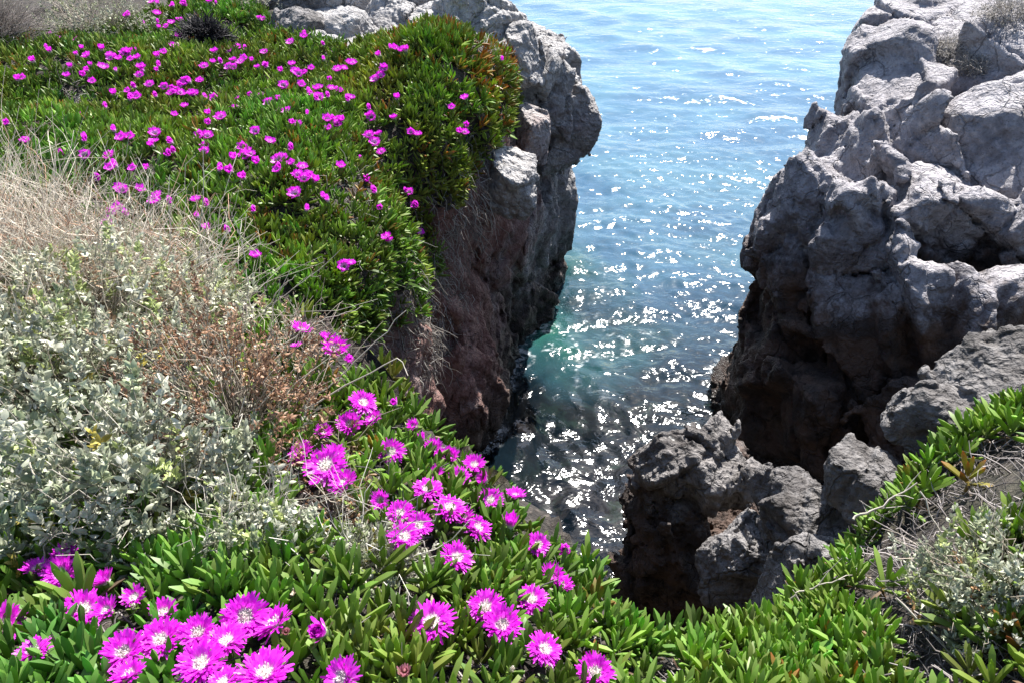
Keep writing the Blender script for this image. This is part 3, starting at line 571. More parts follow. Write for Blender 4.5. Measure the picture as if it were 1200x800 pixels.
def mat_of_shoots(name, p, n, rs, tmpl, pick, up=.6, tiltr=.35, smin_=.8, smax_=1.25, lift=-.01):
    ax = n*(1-up)+np.array([0, 0, up])+rs.normal(0, tiltr, p.shape)*.6; R = basis(ax, rs.uniform(0, 6.28, len(p)))
    sc = rs.uniform(smin_, smax_, len(p)); hump = np.exp(-(((p[:, 0]+.9)/.8)**2+((p[:, 1]-10.0)/1.2)**2)) if tmpl is FAR_T else 0*sc; sc = sc*(1+.35*hump)
    tint = rs.uniform(.70, 1.30, (len(p), 1))*np.array([1, 1, 1])*(1+.22*vnoise(p*1.7, 520))[:, None]*np.stack([1+.25*vnoise(p*1.2, 521), 1+0*p[:, 0], 1+0*p[:, 0]], 1)+rs.normal(0, .07, (len(p), 3))
    tint = tint*(1+hump[:, None]*np.array([.22, .02, -.15]))*(np.array([1.03, .98, 1.0]) if tmpl is FAR_T else 1.0); V, F, C = spread(tmpl, pick, R, sc, p+n*lift, tint)
    o = mesh_obj(name, V, F, M_leaf, col=C); tag(o, kind='stuff'); return o
FARMAT = [(-60, 62), (60, 48), (150, 32), (205, 8), (262, -8), (305, 16), (330, 30), (366, 50), (420, 56), (452, 52), (480, 48), (505, 36), (548, 26), (592, 46), (604, 85), (600, 130), (588, 165), (560, 190), (532, 250), (500, 235), (512, 300), (502, 372), (440, 395), (380, 400), (200, 400), (-60, 400)]
def keep_far(c, n):
    x, y, d = project(c); inside = in_poly(x, y, FARMAT) | ((x < -60) & (x > -400) & (y > 40))
    edge = np.clip(.85+.7*vnoise(c*2.2, 500), .4, 1)
    gap = 1-np.exp(-(((x-240)/34)**2+((y-46)/17)**2))*.95-np.exp(-(((x-95)/30)**2+((y-122)/14)**2))*.8-np.exp(-(((x-405)/22)**2+((y-232)/16)**2))*.75-np.exp(-(((x-565)/22)**2+((y-62)/22)**2))*.8-np.exp(-(((x-500)/22)**2+((y-258)/30)**2))*.6
    front = (n*(EYE-c)).sum(1) > -.3*np.linalg.norm(EYE-c, axis=1)
    return inside*edge*np.clip(gap, 0, 1)*front*(c[:, 2] > 3.2)*(np.where(n[:, 2] < .3, .75, 1))
p, n, rs = scatter(V_head, F_head, keep_far, 255, 11)
x, y, d = project(p); redness = np.clip((x-500)/70, 0, 1)*np.clip((135-y)/60, 0, 1)*.5+.035+.25*np.exp(-(((x-430)/25)**2+((y-220)/40)**2))
pick = np.where(rs.random(len(p)) < redness, rs.integers(7, 11, len(p)), rs.integers(0, 7, len(p)))
far_lift = .0
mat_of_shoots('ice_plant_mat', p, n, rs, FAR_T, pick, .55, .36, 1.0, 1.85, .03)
cx_, cy_, _ = project(V_head[F_head].mean(1)); zc = V_head[F_head].mean(1)[:, 2]
soil = (in_poly(cx_, cy_, FARMAT) | (cx_ < -50) | ((cy_ < 66) & (cx_ < 330))) & (zc > 4.1)
o_head.data.materials.append(M_soil); o_head.data.polygons.foreach_set('material_index', soil.astype(np.int32))
print('far shoots', len(p))
NEARL = [(-150, 850), (-150, 560), (60, 520), (200, 480), (320, 385), (375, 405), (425, 438), (495, 512), (580, 588), (660, 665), (695, 725), (755, 775), (820, 770), (900, 745), (950, 695), (1040, 750), (1075, 850)]
NEARR = [(950, 690), (990, 660), (1030, 620), (1070, 575), (1120, 515), (1210, 485), (1500, 430), (2300, 430), (2300, 1100), (1160, 1000), (1050, 720)]
def keep_near(c, n):
    x, y, d = project(c); below = (d < .9) | (y > 850)
    a = in_poly(x, y, NEARL); b = in_poly(x, y, NEARR)
    nz_ = vnoise(c*3.3, 510); dl = np.clip(.9+.8*nz_, .25, 1); dr = np.clip(.42+1.1*vnoise(c*3.1, 511), .0, .65)
    bush = np.clip(1-np.exp(-(((x-170)/190)**2+((y-540)/110)**2))*.9, 0, 1)
    bare = 1-np.exp(-(((x-1085)/70)**2+((y-745)/75)**2))-np.exp(-(((x-1010)/40)**2+((y-625)/45)**2))*.8
    return np.where(a, dl*bush, np.where(b, dr*np.clip(bare, 0, 1), np.where(below & (c[:, 1] > -1.2) & (np.abs(c[:, 0]) < 2.6), .8, 0)))*(c[:, 2] > 5.0)
p, n, rs = scatter(V_near, F_near, keep_near, 400, 12)
x, y, d = project(p+[0, 0, .09]); ok = np.ones(len(p), bool)
low = np.zeros(len(p), bool)
for fx, fy, fw, st_, _ in NEARF:
    low |= ((x-fx)/(.62*fw+6))**2+((y-fy-.30*fw)/(.80*fw+8))**2 < 1; ok &= ((x-fx)/(.30*fw))**2+((y-fy-.1*fw)/(.28*fw))**2 > 1
p[low, 2] -= .028; p, n = p[ok], n[ok]
x, y, d = project(p); pick = np.where(rs.random(len(p)) < .02, 7, rs.choice([0, 1, 2, 3, 4, 5, 6, 8], len(p)))
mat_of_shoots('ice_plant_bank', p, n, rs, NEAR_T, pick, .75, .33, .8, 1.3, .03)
print('near shoots', len(p))
# ------------------------------------------------------------------ stems, straw and bushes
def tube(pts, r0, r1, sides=4):
    pts = np.asarray(pts, float); k = len(pts); d = np.gradient(pts, axis=0); d /= np.maximum(np.linalg.norm(d, axis=1, keepdims=True), 1e-9)
    ref = np.array([.37, .91, .17]); u = np.cross(d, ref); u /= np.maximum(np.linalg.norm(u, axis=1, keepdims=True), 1e-9); v = np.cross(d, u)
    r = np.linspace(r0, r1, k)[:, None]; a = np.arange(sides)*2*math.pi/sides
    V = (pts[:, None]+(u[:, None]*np.cos(a)[None, :, None]+v[:, None]*np.sin(a)[None, :, None])*r[:, None]).reshape(-1, 3)
    F = np.array([(i*sides+j, i*sides+(j+1) % sides, (i+1)*sides+(j+1) % sides, (i+1)*sides+j) for i in range(k-1) for j in range(sides)])
    return V, F
def tubes_fast(A, B, sag, r, col, seg=4, wob=.02, rs=RNG):
    """many thin bent stems from A to B as one mesh of three-sided strips"""
    n = len(A); t = np.linspace(0, 1, seg+1)[None, :, None]; path = A[:, None]*(1-t)+B[:, None]*t+sag[:, None]*(4*t*(1-t))
    path[:, 1:-1] += rs.normal(0, wob, (n, seg-1, 3))
    d = B-A; d /= np.maximum(np.linalg.norm(d, axis=1, keepdims=True), 1e-9); u = np.cross(d, [.3, .9, .2]); u /= np.maximum(np.linalg.norm(u, axis=1, keepdims=True), 1e-9); v = np.cross(d, u)
    a = np.arange(3)*2*math.pi/3; off = u[:, None]*np.cos(a)[None, :, None]+v[:, None]*np.sin(a)[None, :, None]
    rad = (r[:, None]*np.linspace(1, .45, seg+1)[None])[:, :, None, None]
    V = (path[:, :, None]+off[:, None]*rad).reshape(-1, 3); m = (seg+1)*3
    f = np.array([(i*3+j, i*3+(j+1) % 3, i*3+3+(j+1) % 3, i*3+3+j) for i in range(seg) for j in range(3)])
    F = (f[None]+(np.arange(n)*m)[:, None, None]).reshape(-1, 4); C = np.repeat(col, m, 0)
    return V, F, C
def leaf_tris(seed, wide=.46, fold=.45, curl=.45):
    rs = np.random.default_rng(seed); w = wide*rs.uniform(.8, 1.2); fd = fold*rs.uniform(.3, 1.4); cu = curl*rs.uniform(-.5, 1.5)
    V = np.array([(0, 0, 0), (w*.5, fd*w, .38), (-w*.5, fd*w, .38), (w*.42, fd*w+cu*.4, .72), (-w*.42, fd*w+cu*.4, .72), (0, cu, 1.0), (0, 0.02, .4), (0, cu*.4, .75)])
    F = np.array([(0, 1, 6, 6), (0, 6, 2, 2), (6, 1, 3, 7), (2, 6, 7, 4), (7, 3, 5, 5), (4, 7, 5, 5)])
    return V, F, np.ones((8, 3))
def tris(F): return [F[F[:, 2] == F[:, 3]][:, :3], F[F[:, 2] != F[:, 3]]]
LEAF_T = [leaf_tris(k) for k in range(6)]
def bush(name, c, rad, sprigs, per, size, cols, label, cat='shrub', twigs=60, tcol=(.42, .36, .29), seed=0, group=None, inner=.45, tuft=.09, ltw=.0022, asp=(0, 0), bare=1.25, spread_v=1.0):
    rs = np.random.default_rng(seed); c = np.asarray(c, float); rad = np.asarray(rad, float)
    v = rs.normal(size=(sprigs, 3)); v[:, 2] = np.abs(v[:, 2])*spread_v-.12; v /= np.linalg.norm(v, axis=1, keepdims=True)
    lump = 1+.42*vnoise(v*2.3+seed*3.1, seed)+.14*vnoise(v*5.5+seed, seed+3)
    tipp = c+v*rad*(lump*(inner+(1-inner)*rs.random(sprigs)**.45))[:, None]
    ax = v*.6+np.array([0, 0, .75])+rs.normal(0, .35, v.shape); ax /= np.linalg.norm(ax, axis=1, keepdims=True)
    root = c+np.array([0, 0, -.05])+rs.normal(0, .12, v.shape)*rad
    e = empty(name, c-np.array([0, 0, .05]), label, cat, group); o0 = np.asarray(e.location)
    # stems
    m = rs.random(sprigs) < (.45 if per else .8); A = root[m]; B = tipp[m]
    Va, Fa, Ca = tubes_fast(A, B, rs.normal(0, .05, A.shape)*rad+np.array([0, 0, .02]), np.full(len(A), ltw), np.array([tcol])*rs.uniform(.35, .8, (len(A), 1)), 4, .012, rs)
    w = rs.normal(size=(twigs, 3)); w[:, 2] = np.abs(w[:, 2])+.15; w /= np.linalg.norm(w, axis=1, keepdims=True)
    A = c+w*rad*.5; B = c+w*rad*rs.uniform(1.0, bare, (twigs, 1))+rs.normal(0, .05, w.shape)
    Vb, Fb, Cb = tubes_fast(A, B, rs.normal(0, .06, A.shape)*rad, rs.uniform(.6, 1.1, twigs)*ltw, np.array([tcol])*rs.uniform(.7, 1.5, (twigs, 1)), 5, .016, rs)
    V, F, C = merge([(Va, Fa, Ca), (Vb, Fb, Cb)]); mesh_obj('stems', V-o0, F, M_dry, e, col=C)
    if per:
        N = sprigs*per; k = np.repeat(np.arange(sprigs), per); t = rs.random(N); base = tipp[k]-ax[k]*(t*tuft)[:, None]
        side = rs.normal(size=(N, 3)); side -= ax[k]*(side*ax[k]).sum(1)[:, None]; side /= np.linalg.norm(side, axis=1, keepdims=True)
        d = side*(.35+.9*t)[:, None]+ax[k]*(1.05-.55*t)[:, None]; R = basis(d, rs.uniform(0, 6.28, N)); S = size*rs.uniform(.55, 1.25, N)*(.75+.4*t)
        cols = np.asarray(cols); pc = cols[:, :3][rs.choice(len(cols), sprigs, p=cols[:, 3]/cols[:, 3].sum())]
        tint = pc[k]*rs.uniform(.6, 1.25, (N, 1))
        V, F, C = spread(LEAF_T, rs.integers(0, 6, N), R, S, base, tint); mesh_obj('leaves', V-o0, tris(F), M_silver, e, smooth=False, col=C)
    return e
SIL = [(.44, .46, .34, 5), (.35, .39, .24, 3), (.54, .54, .44, 3), (.42, .48, .18, 1), (.5, .42, .10, .25)]
PAL = [(.54, .55, .40, 4), (.42, .48, .20, 3), (.62, .60, .47, 3), (.40, .28, .18, 1)]
BRN = [(.34, .19, .11, 4), (.42, .27, .17, 3), (.24, .13, .08, 2), (.45, .42, .33, 1.2)]
def gp(px, py): return hit(px, py)[0]
bush('saltbush', gp(70, 520)+[-.05, .05, -.02], (.70, .62, .60), 1200, 20, .028, SIL, 'large silvery saltbush sprawling over the left edge of the near bank', twigs=110, seed=1, group='grey shrubs on the near bank')
bush('saltbush', gp(175, 610)+[.0, .0, -.02], (.40, .30, .42), 520, 20, .029, SIL, 'silvery saltbush sprays hanging above the magenta flowers at bottom left', twigs=40, seed=2, group='grey shrubs on the near bank', tcol=(.5, .46, .4))
bush('saltbush', gp(140, 440)+[-.1, .08, 0], (.80, .46, .54), 1150, 18, .026, PAL, 'pale green and straw coloured shrub just below the dry grass', twigs=160, seed=3, group='grey shrubs on the near bank', tcol=(.55, .5, .42), bare=1.5)
bush('dried_shrub', gp(285, 520)+[.0, 0, -.02], (.36, .38, .52), 680, 14, .017, BRN, 'shrub of withered rusty brown leaves between saltbush and magenta flowers', twigs=70, seed=4, group='grey shrubs on the near bank', bare=1.4)
bush('dried_shrub', gp(345, 425)+[.0, 0, -.03], (.22, .25, .22), 240, 12, .017, SIL[:3]+BRN[:2], 'low half withered shrub under the upper cluster of flowers', twigs=50, seed=14, group='grey shrubs on the near bank', bare=1.5)
bush('saltbush', gp(420, 665)+[0, 0, -.02], (.20, .17, .17), 330, 18, .019, SIL, 'small silver saltbush sprig in the middle of the near bank below the flowers', twigs=60, seed=5, group='grey shrubs on the near bank', tcol=(.55, .52, .46), bare=1.8)
bush('saltbush', gp(300, 650)+[0, 0, -.02], (.20, .18, .28), 330, 20, .022, SIL, 'narrow silver saltbush spray just above the big bottom flower cluster', twigs=40, seed=15, group='grey shrubs on the near bank', tcol=(.5, .46, .4))
bush('dried_shrub', gp(400, 610)+[-.02, 0, -.02], (.13, .16, .15), 200, 12, .013, BRN[:3]+[(.2, .17, .13, 3)], 'small brown withered sprig beside the small silver saltbush', twigs=40, seed=6, group='grey shrubs on the near bank')
bush('saltbush', gp(1170, 715)+[.06, 0, -.02], (.26, .26, .24), 520, 20, .020, SIL[:4]+[(.45, .27, .14, .6)], 'silver saltbush at the bottom right corner over dark litter', twigs=60, seed=7, group='grey shrubs on the right bank')
bush('saltbush', gp(110, 48)+[0, .2, -.1], (1.05, .6, .75), 700, 10, .036, [(.42, .43, .32, 4), (.33, .36, .22, 2), (.5, .48, .38, 2)], 'pale bushy shrub at the back of the flowery terrace, top left', twigs=50, seed=8, group='shrubs at the back of the terrace', ltw=.004)
bush('saltbush', gp(290, 18)+[0, .25, -.1], (.55, .4, .45), 260, 10, .034, [(.5, .48, .38, 4), (.38, .38, .26, 2)], 'small pale shrub between the flowers and the first grey boulder', twigs=40, seed=9, group='shrubs at the back of the terrace', ltw=.004)
bush('bare_shrub', gp(10, 58)+[-.35, .1, -.05], (.85, .5, .85), 500, 0, .03, None, 'leafless grey twiggy shrub in the top left corner beside the pale bush', twigs=900, seed=10, group='shrubs at the back of the terrace', tcol=(.32, .28, .26), ltw=.0045, bare=1.15)
bush('dead_clump', gp(241, 56)+[0, 0, .08], (.40, .34, .30), 900, 0, .03, None, 'dark dead clump of matted stems among the far magenta flowers', cat='dead plant', twigs=260, seed=13, tcol=(.03, .027, .032), ltw=.010, bare=1.05)
for px, py, t, rr_, lb, sd_ in ((1110, 62, 11.6, (.5, .35, .28), 'grey dried tuft in a hollow on top of the cliff', 21), (1145, 82, 11.0, (.32, .3, .22), 'smaller grey tuft on the front lip of the cliff top hollow', 22), (1185, 20, 12.6, (.5, .35, .28), 'grey tuft beside the pale summit rock at the cliff top', 23)):
    bvh_c = globals().get('bvh_c') or BVHTree.FromPolygons([tuple(v) for v in V_cliff], [tuple(int(i) for i in f) for f in F_cliff])
    globals()['bvh_c'] = bvh_c; h_ = hit(px, py, bvh_c); pos_ = h_[0] if h_ else P(px, py, t)
    bush('dry_tuft', pos_+[0, .05, -.03], rr_, 220, 5, .03, [(.30, .28, .25, 2), (.22, .2, .17, 1)], lb, cat='dry plant', twigs=260, tcol=(.42, .39, .36), seed=sd_, ltw=.0035, group='dry tufts on the cliff', bare=1.2)
# dry grass: straw tangle behind the saltbush
rs = np.random.default_rng(44); A, B = [], []
while len(A) < 3300:
    x, y = rs.uniform(-160, 270), rs.uniform(232, 400)
    if y < 232+max(0, (x+20)*.36): continue
    h_ = hit(x, y, bvh_near)
    if h_ is None: continue
    a = h_[0]; L_ = rs.uniform(.18, .68)*(1.0 if x < 150 else .7); d = rs.normal(0, .62, 3); d[2] = abs(d[2])*.4+.55; A.append(a+[0, 0, rs.uniform(0, .30)]); B.append(A[-1]+d/np.linalg.norm(d)*L_)
A = np.array(A); B = np.array(B); col = np.array([(.58, .53, .46)])*rs.uniform(.6, 1.4, (len(A), 1))*np.array([[1, .98, .94]])
col[rs.random(len(A)) < .15] *= np.array([.8, .55, .45])
V, F, C = tubes_fast(A, B, rs.normal(0, .075, A.shape), rs.uniform(.0009, .0032, len(A))*rs.uniform(.6, 1.1, len(A)), col, 5, .018, rs)
tag(mesh_obj('dry_grass', V, F, M_dry, col=C), kind='stuff')
# dead stems and litter under the ice plant: over the edge of the headland, on the right bank
def keep_hang(c, n):
    x, y, d = project(c)
    z_ = np.exp(-(((x-500)/26)**2+((y-330)/75)**2))*1.0+np.exp(-(((x-548)/24)**2+((y-215)/45)**2))*.9+np.exp(-(((x-405)/20)**2+((y-240)/25)**2))*.5+np.exp(-(((x-572)/16)**2+((y-66)/22)**2))*.6+np.exp(-(((x-465)/35)**2+((y-390)/40)**2))*.5+np.exp(-(((x-92)/30)**2+((y-122)/12)**2))*.5
    return z_
p, n, rs = scatter(V_head, F_head, keep_hang, 360, 15); A = p+n*.02; d = n*.35+np.array([0, 0, -.8])*(n[:, 2:3] < .6)+rs.normal(0, .35, p.shape); B = A+d*rs.uniform(.08, .38, (len(p), 1))
V, F, C = tubes_fast(A, B, n*.04, rs.uniform(.002, .0055, len(p)), np.array([(.50, .46, .41)])*rs.uniform(.2, 1.4, (len(p), 1)), 4, .02, rs)
tag(mesh_obj('dead_hanging_stems', V, F, M_dry, col=C), kind='stuff')
def keep_lit(c, n):
    x, y, d = project(c); return (in_poly(x, y, NEARR)*1.7+np.exp(-(((x-1085)/80)**2+((y-735)/75)**2))+in_poly(x, y, NEARL)*.9)*(c[:, 2] > 5)
p, n, rs = scatter(V_near, F_near, keep_lit, 420, 16); d = rs.normal(0, 1, p.shape); d[:, 2] = np.abs(d[:, 2])*.35; d /= np.linalg.norm(d, axis=1, keepdims=True); A = p+n*.012-d*.03; B = A+d*rs.uniform(.04, .16, (len(p), 1))
V, F, C = tubes_fast(A, B, n*.015, rs.uniform(.001, .0042, len(p)), np.array([(.28, .25, .24)])*rs.uniform(.15, 1.4, (len(p), 1)), 3, .008, rs)
tag(mesh_obj('stem_litter', V, F, M_dry, col=C), kind='stuff')
# single dry stalks and twigs: (photo path, height above ground), built as bent tubes with side twigs
STALKS = [
    ([(163, 345), (160, 290), (152, 225)], 3.3, .0028, 'tall pale dry stalk rising from the straw, leftmost of the upright stalks', 1), ([(196, 335), (200, 290), (199, 205)], 3.3, .0026, 'straight dry stalk standing before the green mat, second of the upright stalks', 0),
    ([(232, 345), (235, 270), (240, 165)], 3.3, .003, 'bushy tipped dry grass stalk reaching highest over the far flowers', 3), ([(300, 395), (290, 330), (282, 262)], 3.1, .003, 'dry forked stalk at the right end of the straw', 2), ([(303, 380), (322, 345), (347, 322)], 3.1, .003, 'short dry stalk leaning right at the end of the straw', 1),
    ([(300, 372), (350, 335), (400, 292)], 3.1, .0022, 'thin stalk slanting right across the dark side of the far mat', 1), ([(352, 480), (410, 430), (476, 364)], 2.65, .003, 'long straight stalk slanting up over the upper flower cluster', 0), ([(350, 482), (420, 442), (470, 418), (478, 440)], 2.6, .003, 'long drooping stalk below the long straight one, bent down at its tip', 0),
    ([(330, 405), (372, 378), (425, 358)], 2.8, .0026, 'thin stalk above the topmost magenta flowers on the near bank', 0), ([(265, 575), (330, 585), (400, 578), (445, 595)], 2.15, .002, 'thin pale trailing twig under the big flower cluster', 3),
    ([(268, 590), (340, 600), (420, 572)], 2.15, .0018, 'second thin pale twig crossing the trailing one', 2), ([(35, 532), (42, 565), (68, 585), (84, 612)], 2.05, .0026, 'crooked white twig before the saltbush, at the left edge', 2), ([(45, 670), (58, 630), (95, 618)], 1.95, .002, 'curled pale twig above the bottom left flowers', 2),
    ([(915, 716), (932, 694), (962, 684), (990, 678)], 2.45, .0042, 'forked grey twig lying on the ice plant edge near the boulders', 1), ([(932, 696), (955, 728), (984, 762)], 2.35, .003, 'thin side twig running down from the forked grey twig', 0), ([(1000, 608), (1030, 595), (1075, 565)], 2.6, .005, 'thick woody stem lying over the pale gravel on the right bank', 1),
    ([(1050, 700), (1090, 735), (1125, 772), (1140, 800)], 2.0, .003, 'thin bent twig across the dark litter below the right bank', 2), ([(1078, 575), (1100, 620), (1108, 650)], 2.3, .0026, 'slender leaning twig left of the right hand saltbush', 0)]
for path, t, r, lb, nside in STALKS:
    rs = np.random.default_rng(len(lb)*7+int(path[0][0])); pts = []
    gnd = hit(*path[0]); t0 = min(t, gnd[2]-.02) if gnd else t
    for k, (x, y) in enumerate(path): pts.append(P(x, y, t0-.03*k))
    pts = np.array(pts); tt = np.linspace(0, len(pts)-1, 12); pth = np.stack([np.interp(tt, range(len(pts)), pts[:, k]) for k in range(3)], 1); pth[1:-1] += rs.normal(0, .004, (10, 3))
    parts = []; v, f = tube(pth, r, r*.45, 5); parts.append((v, f, np.full((len(v), 3), 1.0)))
    for q in range(nside*3):
        j = rs.integers(4, 11); d = pth[j]-pth[j-1]; d = d/np.linalg.norm(d)+rs.normal(0, .55, 3); e2 = pth[j]+d*rs.uniform(.02, .07); v, f = tube(np.array([pth[j], (pth[j]+e2)/2+rs.normal(0, .004, 3), e2]), r*.5, r*.25, 4); parts.append((v, f, np.full((len(v), 3), 1.0)))
    V, F, C = merge(parts); c = np.array([.50, .45, .38])*rs.uniform(.8, 1.25)
    tag(mesh_obj('dry_stalk' if t > 2.4 and path[0][1] < 500 else 'twig', V, F, M_dry, col=C*c, loc=pth[0]), lb, 'twig', 'dry stalks and twigs')
# ------------------------------------------------------------------ flowers
MAG = np.array([.80, .006, .72]); MAG2 = np.array([.82, .055, .78]); WHT = np.array([.90, .88, .89])
def petals(seed, n, rows, open_, wid, segs=4, far=False):
    """narrow strap petals in whorls, white at their foot; unit radius"""
    rs = np.random.default_rng(seed); parts = []
    for r in range(rows):
        el = open_+.17*r; L = 1.0-.10*r
        for k in range(n):
            a = 2*math.pi*(k+.5*(r % 2))/n+rs.normal(0, .06); l = L*rs.uniform(.80, 1.10); e = el+rs.normal(0, .11); w = wid*rs.uniform(.75, 1.2)
            t = np.linspace(0, 1, segs+1); ang = e+.55*t-.62*t*t+(.25*t if open_ > .8 else 0); rho = .16+np.concatenate([[0], np.cumsum(np.cos((ang[1:]+ang[:-1])/2))])/segs*(l-.16); zz = np.concatenate([[0], np.cumsum(np.sin((ang[1:]+ang[:-1])/2))])/segs*(l-.16)
            hw = w*np.interp(t, [0, .3, .75, 1], [.55, .85, 1, .42]); tw = rs.normal(0, .25)
            ca, sa = math.cos(a), math.sin(a); L_ = np.stack([rho*ca-hw*sa, rho*sa+hw*ca, zz+hw*tw], 1); R_ = np.stack([rho*ca+hw*sa, rho*sa-hw*ca, zz-hw*tw], 1)
            V = np.stack([L_, R_], 1).reshape(-1, 3); F = np.array([(2*i, 2*i+1, 2*i+3, 2*i+2) for i in range(segs)])
            m = MAG*(1-.0)+(MAG2-MAG)*rs.uniform(0, 1.5)*(t[:, None] > .6); wh = np.clip((.52-t)/.14, 0, 1)[:, None]*(1.0 if not far else .7); c = m*(1-wh)+WHT*wh
            parts.append((V, F, np.repeat(c, 2, 0)))
    return merge(parts)
def stamens(seed):
    rs = np.random.default_rng(seed); parts = []; a = np.linspace(0, 2*math.pi, 11)[:-1]
    for rr0, z0, rr1, z1 in ((.30, .02, .22, .10), (.22, .10, .08, .13), (.08, .13, .001, .12)):
        V = np.concatenate([np.stack([rr0*np.cos(a), rr0*np.sin(a), 0*a+z0], 1), np.stack([rr1*np.cos(a), rr1*np.sin(a), 0*a+z1], 1)]); F = np.array([(i, (i+1) % 10, 10+(i+1) % 10, 10+i) for i in range(10)]); parts.append((V, F, np.tile(np.array([.86, .82, .70]), (20, 1))))
    for k in range(70):
        b = rs.uniform(0, 6.28); q = rs.uniform(.05, .36); h_ = rs.uniform(.16, .30); x, y = q*math.cos(b), q*math.sin(b); lean = rs.normal(0, .05, 2)
        v, f = tube(np.array([(x*.85, y*.85, .05), (x+lean[0], y+lean[1], h_)]), .016, .022, 3); parts.append((v, f, np.tile(1.05*WHT*rs.uniform(.9, 1.05)*np.array([1, .99, .93]), (len(v), 1))))
    return merge(parts)
def calyx(seed):
    rs = np.random.default_rng(seed); parts = []; a = np.linspace(0, 2*math.pi, 9)[:-1]
    prof = [(.10, -1.3), (.10, -.62), (.25, -.42), (.31, -.16), (.24, 0.0), (.05, .03)]
    V = np.concatenate([np.stack([r*np.cos(a), r*np.sin(a), 0*a+z], 1) for r, z in prof]); F = np.array([(k*8+i, k*8+(i+1) % 8, k*8+8+(i+1) % 8, k*8+8+i) for k in range(5) for i in range(8)]); parts.append((V, F, np.tile(np.array([.16, .24, .07]), (len(V), 1))))
    for k in range(5):
        v, f, c = leaf(.62*rs.uniform(.8, 1.3), .10, 5, .1, rs); v = v@rotm(0, rs.uniform(.7, 1.1), 0).T+np.array([.20, 0, -.10]); parts.append((v@rotm(0, 0, k*1.257+rs.uniform(-.2, .2)).T, f, c))
    return merge(parts)
def me_of(name, vfc, mat):
    o = mesh_obj(name, vfc[0], vfc[1], mat, col=vfc[2]); m = o.data; bpy.data.objects.remove(o); return m
OPEN = [me_of('petals', petals(400+k, 46, 4, .08+.07*k, .064), M_petal) for k in range(4)]
HALF = [me_of('petals', petals(410+k, 40, 3, .55+.15*k, .06), M_petal) for k in range(2)]
CUP = [me_of('petals', petals(420+k, 26, 3, 1.12, .10), M_petal) for k in range(2)]
STA = [me_of('stamens', stamens(430+k), M_stamen) for k in range(2)]; CAL = [me_of('calyx', calyx(440+k), M_leaf) for k in range(3)]
def far_mesh(seed, op):
    p_ = petals(seed, 15, 2, op, .19, 3, True); c_ = calyx(seed); s_ = (np.array([(.28*math.cos(q), .28*math.sin(q), .12) for q in np.linspace(0, 6.28, 9)[:-1]]+[(0, 0, .16)]), None, None)
    v, f, c = merge([p_, c_]); return me_of('petals', (v, f, c), M_petal)
FARF = [far_mesh(450, .55), far_mesh(451, .8), far_mesh(452, 1.0), far_mesh(453, .7), far_mesh(454, 1.2)]
UPV = Vector((0, 0, 1))
def link(o, parent=None):
    COL.objects.link(o)
    if parent: o.parent = parent
    return o
def flower(px, py, w, style, label, rs, group):
    h_ = hit(px, py)
    if h_ is None: return None
    t = h_[2]-.145/max(.3, -ray(px, py)[2]) if h_[2] < 4.2 else h_[2]-.165/max(.26, -ray(px, py)[2])
    pos = P(px, py, t); R = w*.5*t/FPX*(1.0 if style != 'c' else 1.5)
    ax = Vector((rs.normal(.04, .27), rs.normal(-.14, .27), 1)); q = UPV.rotation_difference(ax)
    return pos, R, q, t
rs = np.random.default_rng(77)
for px, py, w, st, lb in NEARF:
    r = flower(px, py, w*1.04, st, lb, rs, None)
    if r is None: continue
    pos, R, q, t = r; e = empty('ice_plant_flower', pos, lb, 'flower', 'magenta flowers on the near bank'); e.rotation_mode = 'QUATERNION'; e.rotation_quaternion = q; e.scale = (R, R, R*rs.uniform(.8, 1.25))
    spin = rs.uniform(0, 6.28)
    pm = {'o': OPEN, 'h': HALF, 'c': CUP}[st]; o = link(bpy.data.objects.new('petals', pm[rs.integers(0, len(pm))]), e); o.rotation_euler.z = spin
    if st != 'c': link(bpy.data.objects.new('stamens', STA[rs.integers(0, 2)]), e)
    o = link(bpy.data.objects.new('calyx', CAL[rs.integers(0, 3)]), e); o.rotation_euler.z = spin
FA = [(178,127),(175,182),(205,140),(265,145),(307,155),(352,175),(117,216),(65,280),(243,237),(234,267),(283,172),(305,198),(313,230),(292,264),(323,288),(358,237),(385,203),(403,250),(405,205),(440,185),(465,180),(480,205),(455,210),(548,200),(570,187),(551,232),(498,248),(487,265),(395,330),(447,320),(452,348),(470,305),(523,298),(543,337),(572,303),(597,328),(625,328),(635,298),(660,290),(695,285),(672,328),(367,377),(281,408),(88,410),(30,432),(90,495),(290,490),(397,458),(455,482),(545,460),(535,495),(530,510),(598,500),(605,530),(580,542),(607,403),(643,373),(725,400),(770,412),(715,348),(748,347),(825,345),(885,350),(815,382),(910,335),(935,360),(965,350),(970,395),(998,390),(1015,432),(1065,400),(700,478),(715,510),(888,458),(937,494),(845,518),(870,540),(888,568),(808,554),(762,595),(803,600),(847,622),(985,550),(968,582),(1015,572),(1050,585),(1035,612),(1070,610),(1093,632),(1005,520),(1025,675),(1062,732),(878,735),(718,715),(683,700),(688,757),(590,705),(550,686),(487,664),(417,658),(343,622),(298,540),(385,547),(405,582),(465,590),(213,540),(440,750),(400,745),(415,730),(375,780),(747,183),(710,235),(768,220),(813,235),(848,208),(850,175),(875,212),(895,237),(928,234),(918,185),(825,170),(795,175),(975,250),(1015,228),(1025,252),(1083,242),(985,300),(1047,300),(1070,325),(1100,350),(1110,305),(1145,280),(1150,312),(1125,210),(1010,150),(1057,132),(1125,157),(912,70),(545,52),(500,85),(440,60),(550,15),(602,25),(640,15),(625,75),(550,100),(580,95),(617,133),(602,163),(727,10),(750,15),(1137,420),(1167,425),(1145,452)]
